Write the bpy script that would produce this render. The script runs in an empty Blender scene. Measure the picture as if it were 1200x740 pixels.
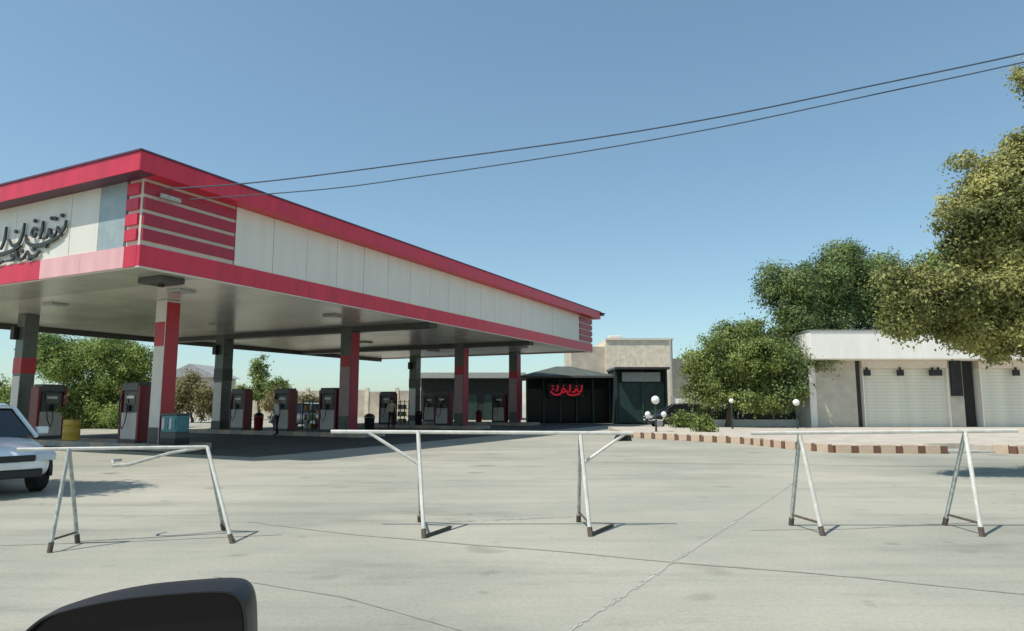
import bpy, bmesh, math, random
from mathutils import Vector, Matrix
R = math.radians
random.seed(7)
sc = bpy.context.scene
col = sc.collection

# ------------------------------------------------------------------ camera, sky, sun, exposure
CAM_H, PITCH, FPX = 1.5, R(7.27), 800.0
cam = bpy.data.cameras.new('camera'); cam.sensor_width = 36; cam.lens = FPX/1200*36
cam.clip_start = 0.05; cam.clip_end = 3000
camo = bpy.data.objects.new('camera', cam); col.objects.link(camo)
camo.location = (0, 0, CAM_H); camo.rotation_euler = (math.pi/2+PITCH, 0, 0)
sc.camera = camo

SUN_EL = R(59); LX, LY = 0.85, 0.52            # light travels to the right and away
n_ = math.hypot(LX, LY); LX /= n_; LY /= n_
to_sun = Vector((-LX*math.cos(SUN_EL), -LY*math.cos(SUN_EL), math.sin(SUN_EL)))
w = bpy.data.worlds.new('World'); sc.world = w; w.use_nodes = True
nt = w.node_tree; nt.nodes.clear()
bg = nt.nodes.new('ShaderNodeBackground'); out = nt.nodes.new('ShaderNodeOutputWorld')
sky = nt.nodes.new('ShaderNodeTexSky'); sky.sky_type = 'NISHITA'; sky.sun_disc = False
sky.sun_elevation = SUN_EL; sky.sun_rotation = math.atan2(to_sun.x, to_sun.y)
sky.altitude = 600; sky.air_density = 1.05; sky.dust_density = .9; sky.ozone_density = .55
bg.inputs[1].default_value = 0.125
gam = nt.nodes.new('ShaderNodeGamma'); gam.inputs[1].default_value = .75       # hazy, flatter summer sky
tint = nt.nodes.new('ShaderNodeMixRGB'); tint.blend_type = 'MULTIPLY'; tint.inputs[0].default_value = 1; tint.inputs[2].default_value = (1.07, 1.34, 1.39, 1)
nt.links.new(sky.outputs[0], gam.inputs[0]); nt.links.new(gam.outputs[0], tint.inputs[1]); nt.links.new(tint.outputs[0], bg.inputs[0]); nt.links.new(bg.outputs[0], out.inputs[0])
sl = bpy.data.lights.new('sun', 'SUN'); sl.energy = 3.6; sl.angle = R(0.53); sl.color = (1, .955, .88)
so = bpy.data.objects.new('sun', sl); col.objects.link(so)
so.rotation_euler = to_sun.to_track_quat('Z', 'Y').to_euler(); so.location = (0, 0, 60)
sc.view_settings.view_transform = 'Standard'; sc.view_settings.look = 'None'
sc.view_settings.gamma = 1; sc.view_settings.exposure = 0.31; sc.view_settings.use_curve_mapping = False

# ------------------------------------------------------------------ helpers
def ray(px, py):
    x = (px-600)/FPX; y = (370-py)/FPX
    return Vector((x, math.cos(PITCH)-y*math.sin(PITCH), math.sin(PITCH)+y*math.cos(PITCH)))
def G(px, py, z=0.0):                      # survey point on the ground
    d = ray(px, py); t = (z-CAM_H)/d.z; return Vector((d.x*t, d.y*t, z))
def A(px, py, Y):                          # survey point at distance Y
    d = ray(px, py); t = Y/d.y; return Vector((d.x*t, Y, CAM_H+d.z*t))

def mat(name, c, rough=.6, var=0, scale=6, metal=0, bump=0, bscale=40, c2=None, spec=.5, coat=0, detail=6, coord='Object', stretch=None):
    m = bpy.data.materials.new(name); m.use_nodes = True; t = m.node_tree; p = t.nodes['Principled BSDF']
    p.inputs['Base Color'].default_value = (*c, 1); p.inputs['Roughness'].default_value = rough
    p.inputs['Metallic'].default_value = metal; p.inputs['Specular IOR Level'].default_value = spec
    p.inputs['Coat Weight'].default_value = coat
    tc = t.nodes.new('ShaderNodeTexCoord')
    if var or c2:
        n = t.nodes.new('ShaderNodeTexNoise'); n.inputs['Scale'].default_value = scale; n.inputs['Detail'].default_value = detail
        n.inputs['Roughness'].default_value = .65
        if stretch:
            mp = t.nodes.new('ShaderNodeMapping'); mp.inputs['Scale'].default_value = stretch
            t.links.new(tc.outputs[coord], mp.inputs[0]); t.links.new(mp.outputs[0], n.inputs['Vector'])
        else: t.links.new(tc.outputs[coord], n.inputs['Vector'])
        r = t.nodes.new('ShaderNodeValToRGB'); t.links.new(n.outputs['Fac'], r.inputs[0])
        a = tuple(max(0, x*(1-var)) for x in c); b = tuple(min(1, x*(1+var)) for x in c) if c2 is None else c2
        r.color_ramp.elements[0].position = .32; r.color_ramp.elements[1].position = .68
        r.color_ramp.elements[0].color = (*a, 1); r.color_ramp.elements[1].color = (*b, 1)
        t.links.new(r.outputs[0], p.inputs['Base Color'])
        rr = t.nodes.new('ShaderNodeMapRange'); rr.inputs[3].default_value = max(.02, rough-.1); rr.inputs[4].default_value = min(1, rough+.12)
        t.links.new(n.outputs['Fac'], rr.inputs[0]); t.links.new(rr.outputs[0], p.inputs['Roughness'])
    if bump:
        n2 = t.nodes.new('ShaderNodeTexNoise'); n2.inputs['Scale'].default_value = bscale; n2.inputs['Detail'].default_value = 5
        t.links.new(tc.outputs[coord], n2.inputs['Vector'])
        b = t.nodes.new('ShaderNodeBump'); b.inputs['Strength'].default_value = bump; b.inputs['Distance'].default_value = .02
        t.links.new(n2.outputs['Fac'], b.inputs['Height']); t.links.new(b.outputs[0], p.inputs['Normal'])
    return m

def leafmat(name, dark, light, tr=.35):
    m = bpy.data.materials.new(name); m.use_nodes = True; t = m.node_tree; p = t.nodes['Principled BSDF']
    g = t.nodes.new('ShaderNodeNewGeometry'); tc = t.nodes.new('ShaderNodeTexCoord')
    n = t.nodes.new('ShaderNodeTexNoise'); n.inputs['Scale'].default_value = .9; n.inputs['Detail'].default_value = 3
    t.links.new(tc.outputs['Object'], n.inputs['Vector'])
    a = t.nodes.new('ShaderNodeMath'); a.operation = 'MULTIPLY'; a.inputs[1].default_value = .28
    t.links.new(g.outputs['Random Per Island'], a.inputs[0])
    b = t.nodes.new('ShaderNodeMath'); b.operation = 'ADD'; t.links.new(a.outputs[0], b.inputs[0]); t.links.new(n.outputs['Fac'], b.inputs[1])
    r = t.nodes.new('ShaderNodeValToRGB'); r.color_ramp.elements[0].position = .42; r.color_ramp.elements[1].position = .86
    r.color_ramp.elements[0].color = (*dark, 1); r.color_ramp.elements[1].color = (*light, 1)
    t.links.new(b.outputs[0], r.inputs[0]); t.links.new(r.outputs[0], p.inputs['Base Color'])
    p.inputs['Roughness'].default_value = .55; p.inputs['Specular IOR Level'].default_value = .3
    trn = t.nodes.new('ShaderNodeBsdfTranslucent'); t.links.new(r.outputs[0], trn.inputs['Color'])
    mx = t.nodes.new('ShaderNodeMixShader'); mx.inputs[0].default_value = tr
    t.links.new(p.outputs[0], mx.inputs[1]); t.links.new(trn.outputs[0], mx.inputs[2])
    t.links.new(mx.outputs[0], t.nodes['Material Output'].inputs[0])
    return m

class MB:
    def __init__(s): s.v = []; s.f = []
    def box(s, x0, x1, y0, y1, z0, z1):
        b = len(s.v)
        s.v += [(x, y, z) for z in (z0, z1) for x, y in ((x0, y0), (x1, y0), (x1, y1), (x0, y1))]
        s.f += [tuple(b+i for i in q) for q in ((3,2,1,0),(4,5,6,7),(0,1,5,4),(1,2,6,5),(2,3,7,6),(3,0,4,7))]; return s
    def tube(s, pts, rad, n=8):
        pts = [Vector(p) for p in pts]; b0 = len(s.v); k = len(pts)
        rads = rad if isinstance(rad, (list, tuple)) else [rad]*k
        ref = None
        for i, p in enumerate(pts):
            d = (pts[min(i+1, k-1)]-pts[max(i-1, 0)]).normalized()
            if ref is None: ref = d.orthogonal().normalized()
            a = (ref-d*ref.dot(d)).normalized(); ref = a; c = d.cross(a)
            for j in range(n):
                an = 2*math.pi*j/n+math.pi/n
                s.v.append(tuple(p+(a*math.cos(an)+c*math.sin(an))*rads[i]))
        for i in range(k-1):
            for j in range(n):
                j2 = (j+1) % n
                s.f.append((b0+i*n+j, b0+i*n+j2, b0+(i+1)*n+j2, b0+(i+1)*n+j))
        s.f.append(tuple(b0+j for j in reversed(range(n)))); s.f.append(tuple(b0+(k-1)*n+j for j in range(n))); return s
    def lathe(s, prof, n=16, c=(0, 0), axis='z'):
        b = len(s.v)
        for r, z in prof:
            for j in range(n):
                an = 2*math.pi*j/n; x, y = r*math.cos(an), r*math.sin(an)
                s.v.append((c[0]+x, c[1]+y, z) if axis == 'z' else (c[0]+x, z, c[1]+y))
        for i in range(len(prof)-1):
            for j in range(n):
                j2 = (j+1) % n; s.f.append((b+i*n+j, b+i*n+j2, b+(i+1)*n+j2, b+(i+1)*n+j))
        s.f.append(tuple(b+j for j in reversed(range(n)))); s.f.append(tuple(b+(len(prof)-1)*n+j for j in range(n))); return s
    def prism(s, poly, z0, z1, axis='z'):          # poly in xy (axis z) or xz (axis y) or yz (axis x)
        b = len(s.v); n = len(poly)
        for z in (z0, z1):
            for p, q in poly:
                s.v.append((p, q, z) if axis == 'z' else (p, z, q) if axis == 'y' else (z, p, q))
        s.f.append(tuple(b+i for i in reversed(range(n)))); s.f.append(tuple(b+n+i for i in range(n)))
        for i in range(n):
            j = (i+1) % n; s.f.append((b+i, b+j, b+n+j, b+n+i))
        return s
    def mesh(s, name, m, smooth=False, bevel=0, angle=40):
        me = bpy.data.meshes.new(name); me.from_pydata(s.v, [], s.f); me.update()
        bm = bmesh.new(); bm.from_mesh(me); bmesh.ops.recalc_face_normals(bm, faces=bm.faces)
        if bevel:
            bmesh.ops.bevel(bm, geom=[e for e in bm.edges if len(e.link_faces) == 2 and e.calc_face_angle(0) > .5], offset=bevel, segments=2, profile=.5, affect='EDGES', clamp_overlap=True)
        bm.to_mesh(me); bm.free()
        if m: me.materials.append(m)
        if smooth:
            me.polygons.foreach_set('use_smooth', [True]*len(me.polygons)); me.set_sharp_from_angle(angle=R(angle))
        return me
    def build(s, name, m, parent=None, **k):
        o = bpy.data.objects.new(name, s.mesh(name, m, **k)); col.objects.link(o); o.parent = parent; return o

def put(name, me, parent=None, loc=(0, 0, 0), rz=0):
    o = bpy.data.objects.new(name, me); col.objects.link(o); o.parent = parent; o.location = loc; o.rotation_euler = (0, 0, rz); return o
def tag(o, label, cat, group=None):
    o['label'] = label; o['category'] = cat
    if group: o['group'] = group
    return o
def struct(o): o['kind'] = 'structure'; return o
def thing(name, label, cat, loc=(0, 0, 0), rz=0, group=None):
    o = bpy.data.objects.new(name, None); o.empty_display_size = .2; col.objects.link(o)
    o.location = loc; o.rotation_euler = (0, 0, rz); return tag(o, label, cat, group)
def copy_tree(o, parent=None):
    c = o.copy(); col.objects.link(c); c.parent = parent
    for ch in list(o.children): copy_tree(ch, c)
    return c

# ------------------------------------------------------------------ materials
M = {}
M['red'] = mat('red_panel', (.60, .026, .058), .42, .17, 2.2, stretch=(1, 1, .22))
M['red_dark'] = mat('red_slat', (.36, .02, .045), .45, .15, 3)
M['pink'] = mat('pale_pink_panel', (.76, .42, .42), .5, .12, 2.2, stretch=(1, 1, .2))  # paler pink sections of the lower band
M['white_panel'] = mat('white_composite_panel', (.74, .70, .61), .4, .055, 2.0, stretch=(1, 1, .16))
M['grey_panel'] = mat('grey_glass_panel', (.32, .38, .38), .25, .12, 2)
M['joint'] = mat('dark_joint', (.05, .05, .05), .8, .2, 5)
M['cream'] = mat('cream_trim', (.66, .60, .52), .5, .08, 4)
M['soffit'] = mat('glossy_soffit', (.62, .60, .54), .22, .06, .6, spec=.6)
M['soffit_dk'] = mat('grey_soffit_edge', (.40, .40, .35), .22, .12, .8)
M['beam'] = mat('grey_beam', (.07, .075, .07), .5, .2, 2)
M['flash_shade'] = mat('dark_flashing_soffit_shade', (.10, .03, .06), .45, .2, 6)
M['roof'] = mat('roof_sheet', (.35, .34, .33), .7, .2, 2)
M['col_white'] = mat('column_white', (.66, .62, .59), .3, .07, 3)
M['col_grey'] = mat('column_grey', (.09, .105, .092), .28, .15, 3)
M['col_dk'] = mat('column_dark', (.05, .05, .05), .4, .2, 3)
M['col_red'] = mat('column_red', (.45, .02, .035), .35, .12, 3)
M['dusty'] = mat('dusty_pink_cladding', (.36, .22, .22), .35, .15, 3)
M['ink'] = mat('black_letters', (.015, .02, .018), .4, .2, 9)
M['paint'] = mat('white_paint_worn', (.58, .55, .48), .6, .14, 6, c2=(.70, .68, .62), bump=.25)
M['rust'] = mat('rusty_foot', (.10, .075, .055), .8, .5, 30, bump=.4)
M['grey_paint'] = mat('grey_paint_worn', (.40, .41, .37), .5, .35, 18)
M['car_white'] = mat('car_white', (.80, .81, .80), .25, .03, 2, coat=.6)
M['car_silver'] = mat('car_silver', (.50, .50, .46), .3, .05, 2, metal=.4, coat=.5)
M['car_dark'] = mat('car_dark', (.02, .022, .028), .25, .1, 2, coat=.6)
M['glass'] = mat('dark_glass', (.012, .014, .016), .06, .1, 1, spec=.6)
M['tyre'] = mat('rubber', (.018, .018, .018), .8, .2, 30)
M['rim'] = mat('rim', (.45, .45, .46), .35, .1, 8, metal=.8)
M['black'] = mat('black_plastic', (.009, .009, .010), .45, .15, 30)
M['lamp'] = mat('headlamp', (.55, .58, .6), .12, .1, 9)
M['tail'] = mat('tail_lamp', (.35, .01, .012), .2, .1, 9)
M['plate'] = mat('plate', (.7, .7, .66), .5, .05, 9)
M['pump_white'] = mat('pump_white', (.50, .46, .43), .45, .1, 5)
M['pump_grey'] = mat('pump_grey', (.07, .072, .072), .45, .15, 5)
M['pump_red'] = mat('pump_red', (.17, .012, .018), .4, .12, 5)
M['teal'] = mat('teal_panel', (.05, .22, .27), .3, .3, 4)
M['yellow'] = mat('yellow_drum', (.55, .36, .05), .5, .2, 6)
M['wire'] = mat('cable', (.06, .085, .12), .8, .2, 5)
M['conc_kerb'] = mat('island_concrete', (.36, .35, .31), .8, .25, 5, bump=.3)
M['kerb_cream'] = mat('kerb_cream', (.54, .42, .31), .8, .15, 6, bump=.3)
M['kerb_red'] = mat('kerb_brown', (.17, .085, .055), .8, .3, 9, bump=.3)
M['pave'] = mat('pavement_tile', (.50, .44, .36), .85, .16, 1.5, bump=.2)
M['plaster'] = mat('shop_plaster', (.50, .47, .39), .85, .16, 1.2, bump=.2, bscale=15)
M['white_ren'] = mat('white_render', (.84, .81, .74), .8, .07, 1.6, stretch=(1, 1, .25), bump=.15)
M['shutter'] = mat('shutter_sheet', (.68, .67, .57), .6, .12, 1.1, stretch=(1, 1, .3))
M['brick_beige'] = mat('beige_stone', (.72, .62, .48), .9, .2, 2.2, bump=.3)
M['beige_wall'] = mat('beige_wall', (.52, .45, .35), .9, .25, .7, bump=.3)
M['dark_in'] = mat('dark_interior', (.02, .022, .02), .8, .4, 2)
M['awning'] = mat('awning_sheet', (.085, .10, .08), .7, .25, 2)
M['neon'] = mat('red_sign', (.45, .015, .03), .4, .1, 4)
_p = M['neon'].node_tree.nodes['Principled BSDF']; _p.inputs['Emission Color'].default_value = (.9, .02, .05, 1); _p.inputs['Emission Strength'].default_value = .22     # lit red sign
M['green_dk'] = mat('dark_green_frame', (.02, .05, .04), .5, .3, 2)
M['bark'] = mat('bark', (.10, .075, .05), .95, .4, 8, bump=.8, bscale=20)
M['globe'] = mat('lamp_globe', (.80, .80, .75), .3, .03, 4)
M['skin'] = mat('skin', (.42, .26, .18), .6, .1, 9)
M['shirt_w'] = mat('white_shirt', (.72, .68, .68), .9, .06, 12)
M['shirt_c'] = mat('cream_shirt', (.62, .55, .42), .9, .06, 12)
M['trouser'] = mat('dark_trousers', (.015, .015, .02), .9, .2, 12)
M['hair'] = mat('black_hair', (.01, .008, .007), .6, .2, 30)
M['shop_glass'] = mat('shop_glass', (.008, .01, .01), .2, .2, 1, spec=.15)
L_dark = leafmat('leaf_dark_green', (.05, .085, .028), (.28, .36, .12), .28)
L_mid = leafmat('leaf_mid_green', (.075, .125, .032), (.38, .44, .13), .3)
L_yel = leafmat('leaf_yellow_green', (.085, .115, .035), (.52, .49, .17), .28)
L_brt = leafmat('leaf_bright_green', (.07, .14, .032), (.44, .54, .16), .32)
L_dry = leafmat('leaf_dry', (.12, .11, .04), (.40, .34, .16), .3)

# ground material: sun bleached concrete with stains, tyre tracks and fine aggregate
def ground_mat():
    m = bpy.data.materials.new('bleached_asphalt'); m.use_nodes = True; t = m.node_tree; p = t.nodes['Principled BSDF']
    tc = t.nodes.new('ShaderNodeTexCoord')
    def noise(sx, sy, scale, det=6, rough=.6):
        mp = t.nodes.new('ShaderNodeMapping'); mp.inputs['Scale'].default_value = (sx, sy, 1)
        t.links.new(tc.outputs['Object'], mp.inputs[0])
        n = t.nodes.new('ShaderNodeTexNoise'); n.inputs['Scale'].default_value = scale; n.inputs['Detail'].default_value = det; n.inputs['Roughness'].default_value = rough
        t.links.new(mp.outputs[0], n.inputs['Vector']); return n
    def ramp(n, stops):
        r = t.nodes.new('ShaderNodeValToRGB'); t.links.new(n.outputs['Fac'], r.inputs[0])
        e = r.color_ramp.elements
        while len(e) < len(stops): e.new(.5)
        for q, (pos, c) in zip(e, stops): q.position = pos; q.color = (*c, 1)
        return r
    def mix(a, b, f=1, mode='MULTIPLY'):
        x = t.nodes.new('ShaderNodeMixRGB'); x.blend_type = mode; x.inputs[0].default_value = f
        t.links.new(a.outputs[0], x.inputs[1]); t.links.new(b.outputs[0], x.inputs[2]); return x
    base = ramp(noise(1, 1, .22, 5), [(.3, (.30, .303, .252)), (.5, (.37, .36, .296)), (.7, (.445, .422, .345))])
    st = ramp(noise(.5, 1.6, .55, 7, .7), [(.28, (.74, .74, .73)), (.46, (1, .995, .99)), (.72, (1.10, 1.085, 1.06))])
    tr = ramp(noise(.12, 1.7, 1.1, 6, .7), [(.28, (.80, .80, .80)), (.45, (1, 1, 1)), (.7, (1.07, 1.065, 1.05))])
    fine = ramp(noise(1, 1, 26, 4, .8), [(.25, (.80, .80, .79)), (.5, (1, 1, 1)), (.75, (1.12, 1.12, 1.1))])
    spot = ramp(noise(1, 1, 3.1, 3, .5), [(.22, (.72, .71, .70)), (.33, (1, 1, 1)), (1, (1, 1, 1))])
    oil = ramp(noise(1, 1.3, .9, 2, .4), [(.20, (.55, .54, .53)), (.31, (1, 1, 1)), (1, (1, 1, 1))])
    grit = ramp(noise(1, 1, 140, 2, .9), [(.3, (.74, .74, .73)), (.5, (1, 1, 1)), (.7, (1.2, 1.2, 1.18))])
    patch = ramp(noise(1, 1, .09, 2, .5), [(.40, (.90, .91, .91)), (.46, (1, 1, 1)), (.62, (1, 1, 1)), (.66, (1.08, 1.06, 1.02))])
    x = mix(mix(mix(mix(mix(mix(mix(base, st), tr), fine), spot), oil), grit), patch)
    t.links.new(x.outputs[0], p.inputs['Base Color']); p.inputs['Roughness'].default_value = .86; p.inputs['Specular IOR Level'].default_value = .25
    n = noise(1, 1, 55, 6, .7); b = t.nodes.new('ShaderNodeBump'); b.inputs['Strength'].default_value = .35; b.inputs['Distance'].default_value = .012
    t.links.new(n.outputs['Fac'], b.inputs['Height']); t.links.new(b.outputs[0], p.inputs['Normal'])
    return m
M['ground'] = ground_mat()

# ------------------------------------------------------------------ ground
gm = MB(); gm.v = [(-900, -300, 0), (900, -300, 0), (900, 1500, 0), (-900, 1500, 0)]; gm.f = [(0, 1, 2, 3)]
struct(gm.build('ground', M['ground']))
M['seam'] = mat('tar_seam', (.27, .273, .235), .85, .15, 3, c2=(.37, .365, .305))
M['pale'] = mat('pale_repair', (.39, .385, .32), .85, .05, .9, c2=(.47, .455, .385))
def strip(name, pts, wd, m, z, jit=.3):
    mb = MB(); P = []
    for i in range(len(pts)-1):
        a, b = Vector(pts[i]), Vector(pts[i+1]); k = max(2, int((b-a).length/.18))
        P += [a.lerp(b, j/k) for j in range(k)]
    P.append(Vector(pts[-1]))
    for i, p in enumerate(P):
        d = (P[min(i+1, len(P)-1)]-P[max(i-1, 0)]).normalized(); nn = Vector((-d.y, d.x, 0))
        off = wd*jit*(math.sin(i*.21)+.6*math.sin(i*.57+1)); ww = wd*random.uniform(.55, 1.05)
        for s in (-.5, .5):
            q = p+nn*(off+s*ww); mb.v.append((q.x, q.y, z))
    for i in range(len(P)-1): mb.f.append((2*i, 2*i+1, 2*i+3, 2*i+2))
    return struct(mb.build(name, m))
strip('tar_seam', [G(290, 612), G(420, 628), G(640, 645), G(820, 662), G(1010, 678), G(1260, 703)], .05, M['seam'], .004)
def worn_line(name, a, b, wd, m, z, n):
    mb = MB(); d = (b-a); L = d.length; d.normalize(); nn = Vector((-d.y, d.x, 0)); rnd = random.Random(5)
    for _ in range(n):
        c = a+d*rnd.uniform(0, L)+nn*rnd.gauss(0, wd*.3); k = rnd.randint(5, 8); l_ = rnd.uniform(.015, .07); w_ = rnd.uniform(.004, .013)
        i0 = len(mb.v)
        for j in range(k):
            t_ = 2*math.pi*j/k; q = c+d*math.cos(t_)*l_*rnd.uniform(.6, 1.1)+nn*math.sin(t_)*w_*rnd.uniform(.6, 1.1); mb.v.append((q.x, q.y, z+rnd.uniform(0, .0015)))
        mb.f.append(tuple(range(i0, i0+k)))
    return struct(mb.build(name, m))
worn_line('worn_paint_line', G(655, 748), G(935, 563), .035, M['pale'], .003, 800)
worn_line('worn_paint_line', G(520, 612), G(672, 606), .10, M['pale'], .003, 120)
strip('tar_seam', [G(250, 676), G(400, 700), G(560, 745)], .03, M['seam'], .004)
strip('tar_seam', [G(1150, 612), G(1000, 620), G(880, 622)], .03, M['seam'], .004)
strip('tar_seam', [G(0, 640), G(180, 634), G(330, 627)], .03, M['seam'], .004)

# ------------------------------------------------------------------ canopy
UA = R(63.4)
U = Vector((math.cos(UA), math.sin(UA), 0)); V = Vector((-math.sin(UA), math.cos(UA), 0))
C0 = A(163, 309, 16.5); C0.z = 0
LEN, WID = 32.4, 17.6
Z0, Z1, Z2, Z3 = 4.84, 5.37, 7.08, 7.54       # soffit, band top, roof underside, roof top
OV = .48
can = thing('fuel_station_canopy', 'large red and white fuel station canopy on tall columns', 'canopy', C0, UA)
def W(u, v, z=0): return Vector((C0.x, C0.y, z))+U*u+V*v
def v_at(px, u):           # where the sight line through px crosses the row at u
    t = (px-600)/806.0; b = C0+U*u
    return (t*b.y-b.x)/(V.x-t*V.y)
def u_at(px, v):
    t = (px-600)/806.0; b = C0+V*v
    return (t*b.y-b.x)/(U.x-t*U.y)
# core walls set back behind the cladding
MB().box(.12, LEN-.12, .12, WID-.12, Z0+.14, Z2-.02).build('core', M['joint'], can)
MB().box(2.05, LEN-.3, .35, WID-.35, Z0+.06, Z0+.13).build('soffit', M['soffit'], can)
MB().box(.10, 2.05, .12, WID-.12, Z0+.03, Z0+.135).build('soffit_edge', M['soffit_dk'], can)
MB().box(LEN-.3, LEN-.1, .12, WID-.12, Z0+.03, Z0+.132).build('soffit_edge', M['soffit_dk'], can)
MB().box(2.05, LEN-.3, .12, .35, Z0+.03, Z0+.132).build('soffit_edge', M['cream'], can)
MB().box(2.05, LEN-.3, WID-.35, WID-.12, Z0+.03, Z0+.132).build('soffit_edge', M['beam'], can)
MB().box(2.06, LEN-.31, WID-.52, WID-.37, Z0-.20, Z0+.055).build('gutter', M['beam'], can)
# roof slab with red edge
MB().box(-OV+.05, LEN+OV-.05, -OV+.05, WID+OV-.05, Z2+.03, Z3-.04).build('roof', M['roof'], can)
MB().box(.0, LEN+OV-.03, -OV+.03, WID+OV-.03, Z2, Z2+.03).build('roof_soffit', M['red'], can)
MB().box(-OV+.03, -.002, -OV+.03, WID+OV-.03, Z2+.001, Z2+.03).build('roof_soffit', M['flash_shade'], can)  # near-side underside coloured dark to paint in the overhang's shade
def roof_edge(a0, a1, side):
    n = max(1, round((a1-a0)/3.05)); st = (a1-a0)/n
    for i in range(n):
        x0, x1 = a0+i*st+.004, a0+(i+1)*st-.004
        if side == 'r': MB().box(x0, x1, -OV, -OV+.03, Z2-.01, Z3).build('roof_fascia', M['red'], can)
        if side == 'b': MB().box(x0, x1, WID+OV-.03, WID+OV, Z2-.01, Z3).build('roof_fascia', M['red'], can)
        if side == 'l': MB().box(-OV, -OV+.03, x0, x1, Z2-.01, Z3).build('roof_fascia', M['red'], can)
        if side == 'f': MB().box(LEN+OV-.03, LEN+OV, x0, x1, Z2-.01, Z3).build('roof_fascia', M['red'], can)
roof_edge(-OV, LEN+OV, 'r'); roof_edge(-OV, LEN+OV, 'b'); roof_edge(-OV+.03, WID+OV-.03, 'l'); roof_edge(-OV+.03, WID+OV-.03, 'f')
fl = MB(); fl.box(-OV-.03, LEN+OV+.03, -OV-.03, -OV+.06, Z3+.002, Z3+.05); fl.box(-OV-.03, LEN+OV+.03, WID+OV-.06, WID+OV+.03, Z3+.002, Z3+.05)
fl.box(-OV-.03, -OV+.06, -OV+.06, WID+OV-.06, Z3+.002, Z3+.05); fl.box(LEN+OV-.06, LEN+OV+.03, -OV+.06, WID+OV-.06, Z3+.002, Z3+.05)
fl.build('roof_flashing', M['flash_shade'], can)
# lower band (right side and the others)
def band(side, a0, a1, m, step, depth=0.0):
    n = max(1, round((a1-a0)/step)); st = (a1-a0)/n
    for i in range(n):
        x0, x1 = a0+i*st+.004, a0+(i+1)*st-.004
        d = -.03+depth
        if side == 'r': MB().box(x0, x1, d, .10, Z0, Z1).build('band_panel', m, can)
        if side == 'b': MB().box(x0, x1, WID-.10, WID-d, Z0, Z1).build('band_panel', m, can)
        if side == 'l': MB().box(d, .10, x0, x1, Z0, Z1).build('band_panel', m, can)
        if side == 'f': MB().box(LEN-.10, LEN-d, x0, x1, Z0, Z1).build('band_panel', m, can)
band('r', -.03, LEN+.03, M['red'], 2.9); band('b', -.03, LEN+.03, M['red'], 2.9)
band('l', .10, .58, M['red'], 1); band('l', .58, 4.15, M['pink'], 1.8); band('l', 4.15, WID-.1, M['red'], 2.4)
band('f', .10, WID-.1, M['red'], 2.4)
MB().box(-.03, LEN+.03, -.032, .1, Z0-.035, Z0-.003).build('drip_edge', M['cream'], can)
MB().box(0.0, .08, .1, WID-.1, Z0-.03, Z0-.003).build('drip_edge', M['cream'], can)
# cladding panels
def panels(side, a0, a1, m, n, z0=None, z1=None):
    st = (a1-a0)/n; z0 = z0 or Z1+.004; z1 = z1 or Z2-.005
    for i in range(n):
        x0, x1 = a0+i*st+.009, a0+(i+1)*st-.009; j = random.uniform(-.006, .006)
        if side == 'r': MB().box(x0, x1, j, .115, z0, z1).build('panel', m, can)
        if side == 'b': MB().box(x0, x1, WID-.115, WID-j, z0, z1).build('panel', m, can)
        if side == 'l': MB().box(j, .115, x0, x1, z0, z1).build('panel', m, can)
        if side == 'f': MB().box(LEN-.115, LEN-j, x0, x1, z0, z1).build('panel', m, can)
panels('r', 2.85, LEN-2.3, M['white_panel'], 19)
panels('b', .12, LEN-.12, M['white_panel'], 16)
panels('f', .12, WID-.12, M['white_panel'], 9)
panels('l', .66, 1.73, M['grey_panel'], 1); panels('l', 1.73, 2.95, M['white_panel'], 1)
panels('l', 2.95, 4.3, M['white_panel'], 1); panels('l', 4.3, 6.8, M['white_panel'], 2); panels('l', 6.8, WID-.7, M['white_panel'], 7)
panels('l', WID-.7, WID-.12, M['grey_panel'], 1)
# louvre blocks: cream backing with red slats
def louvre(side, a0, a1):
    z0, z1 = Z1+.004, Z2-.006
    if side == 'r': bk = MB().box(a0, a1, .03, .118, z0, z1).build('louvre_back', M['cream'], can)
    else: bk = MB().box(.03, .118, a0, a1, z0, z1).build('louvre_back', M['cream'], can)
    n = 4; h = (z1-z0-.12)/n
    for i in range(n):
        b = z0+.12+i*h
        prof = [(.03, b+.01), (-.05, b+.01), (-.05, b+h-.10), (.03, b+h-.085)]
        if side == 'r': MB().prism(prof, a0+.012, a1-.012, 'x').build('slat', M['red_dark'], bk)
        else: MB().prism([(p, q) for p, q in prof], a0+.012, a1-.012, 'y').build('slat', M['red'], bk)
louvre('r', .0, 2.83); louvre('r', LEN-2.28, LEN); louvre('l', .121, .6)
# sign lettering on the near short side: raised black strokes
def stroke(pts, wd, m, parent, name='letter_stroke', x=-.04, th=.05):
    """ribbon of varying width in the (v, z) plane, raised from the wall"""
    mb = MB(); P = [Vector((0, a, b)) for a, b in pts]; k = len(P); base = 0
    for i, p in enumerate(P):
        d = (P[min(i+1, k-1)]-P[max(i-1, 0)]).normalized(); nn = Vector((0, -d.z, d.y))
        ww = wd*.8*(.5+.75*math.sin(math.pi*(i+.5)/k))
        for s in (-.5, .5):
            for xx in (x, x-th): q = p+nn*s*ww; mb.v.append((xx, q.y, q.z))
    for i in range(k-1):
        a = 4*i; b = a+4
        mb.f += [(a, a+2, b+2, b), (a+1, b+1, b+3, a+3), (a, b, b+1, a+1), (a+2, a+3, b+3, b+2)]
    mb.f += [(0, 1, 3, 2), (4*k-4, 4*k-2, 4*k-1, 4*k-3)]
    return mb.build(name, m, parent)
def arc(cx, cz, rx, rz, a0, a1, n=9): return [(cx+rx*math.cos(R(a0+(a1-a0)*i/n)), cz+rz*math.sin(R(a0+(a1-a0)*i/n))) for i in range(n+1)]
sg = thing('raised_sign_lettering', 'black flowing script letters fixed to the white canopy front', 'sign', C0, UA)
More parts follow.
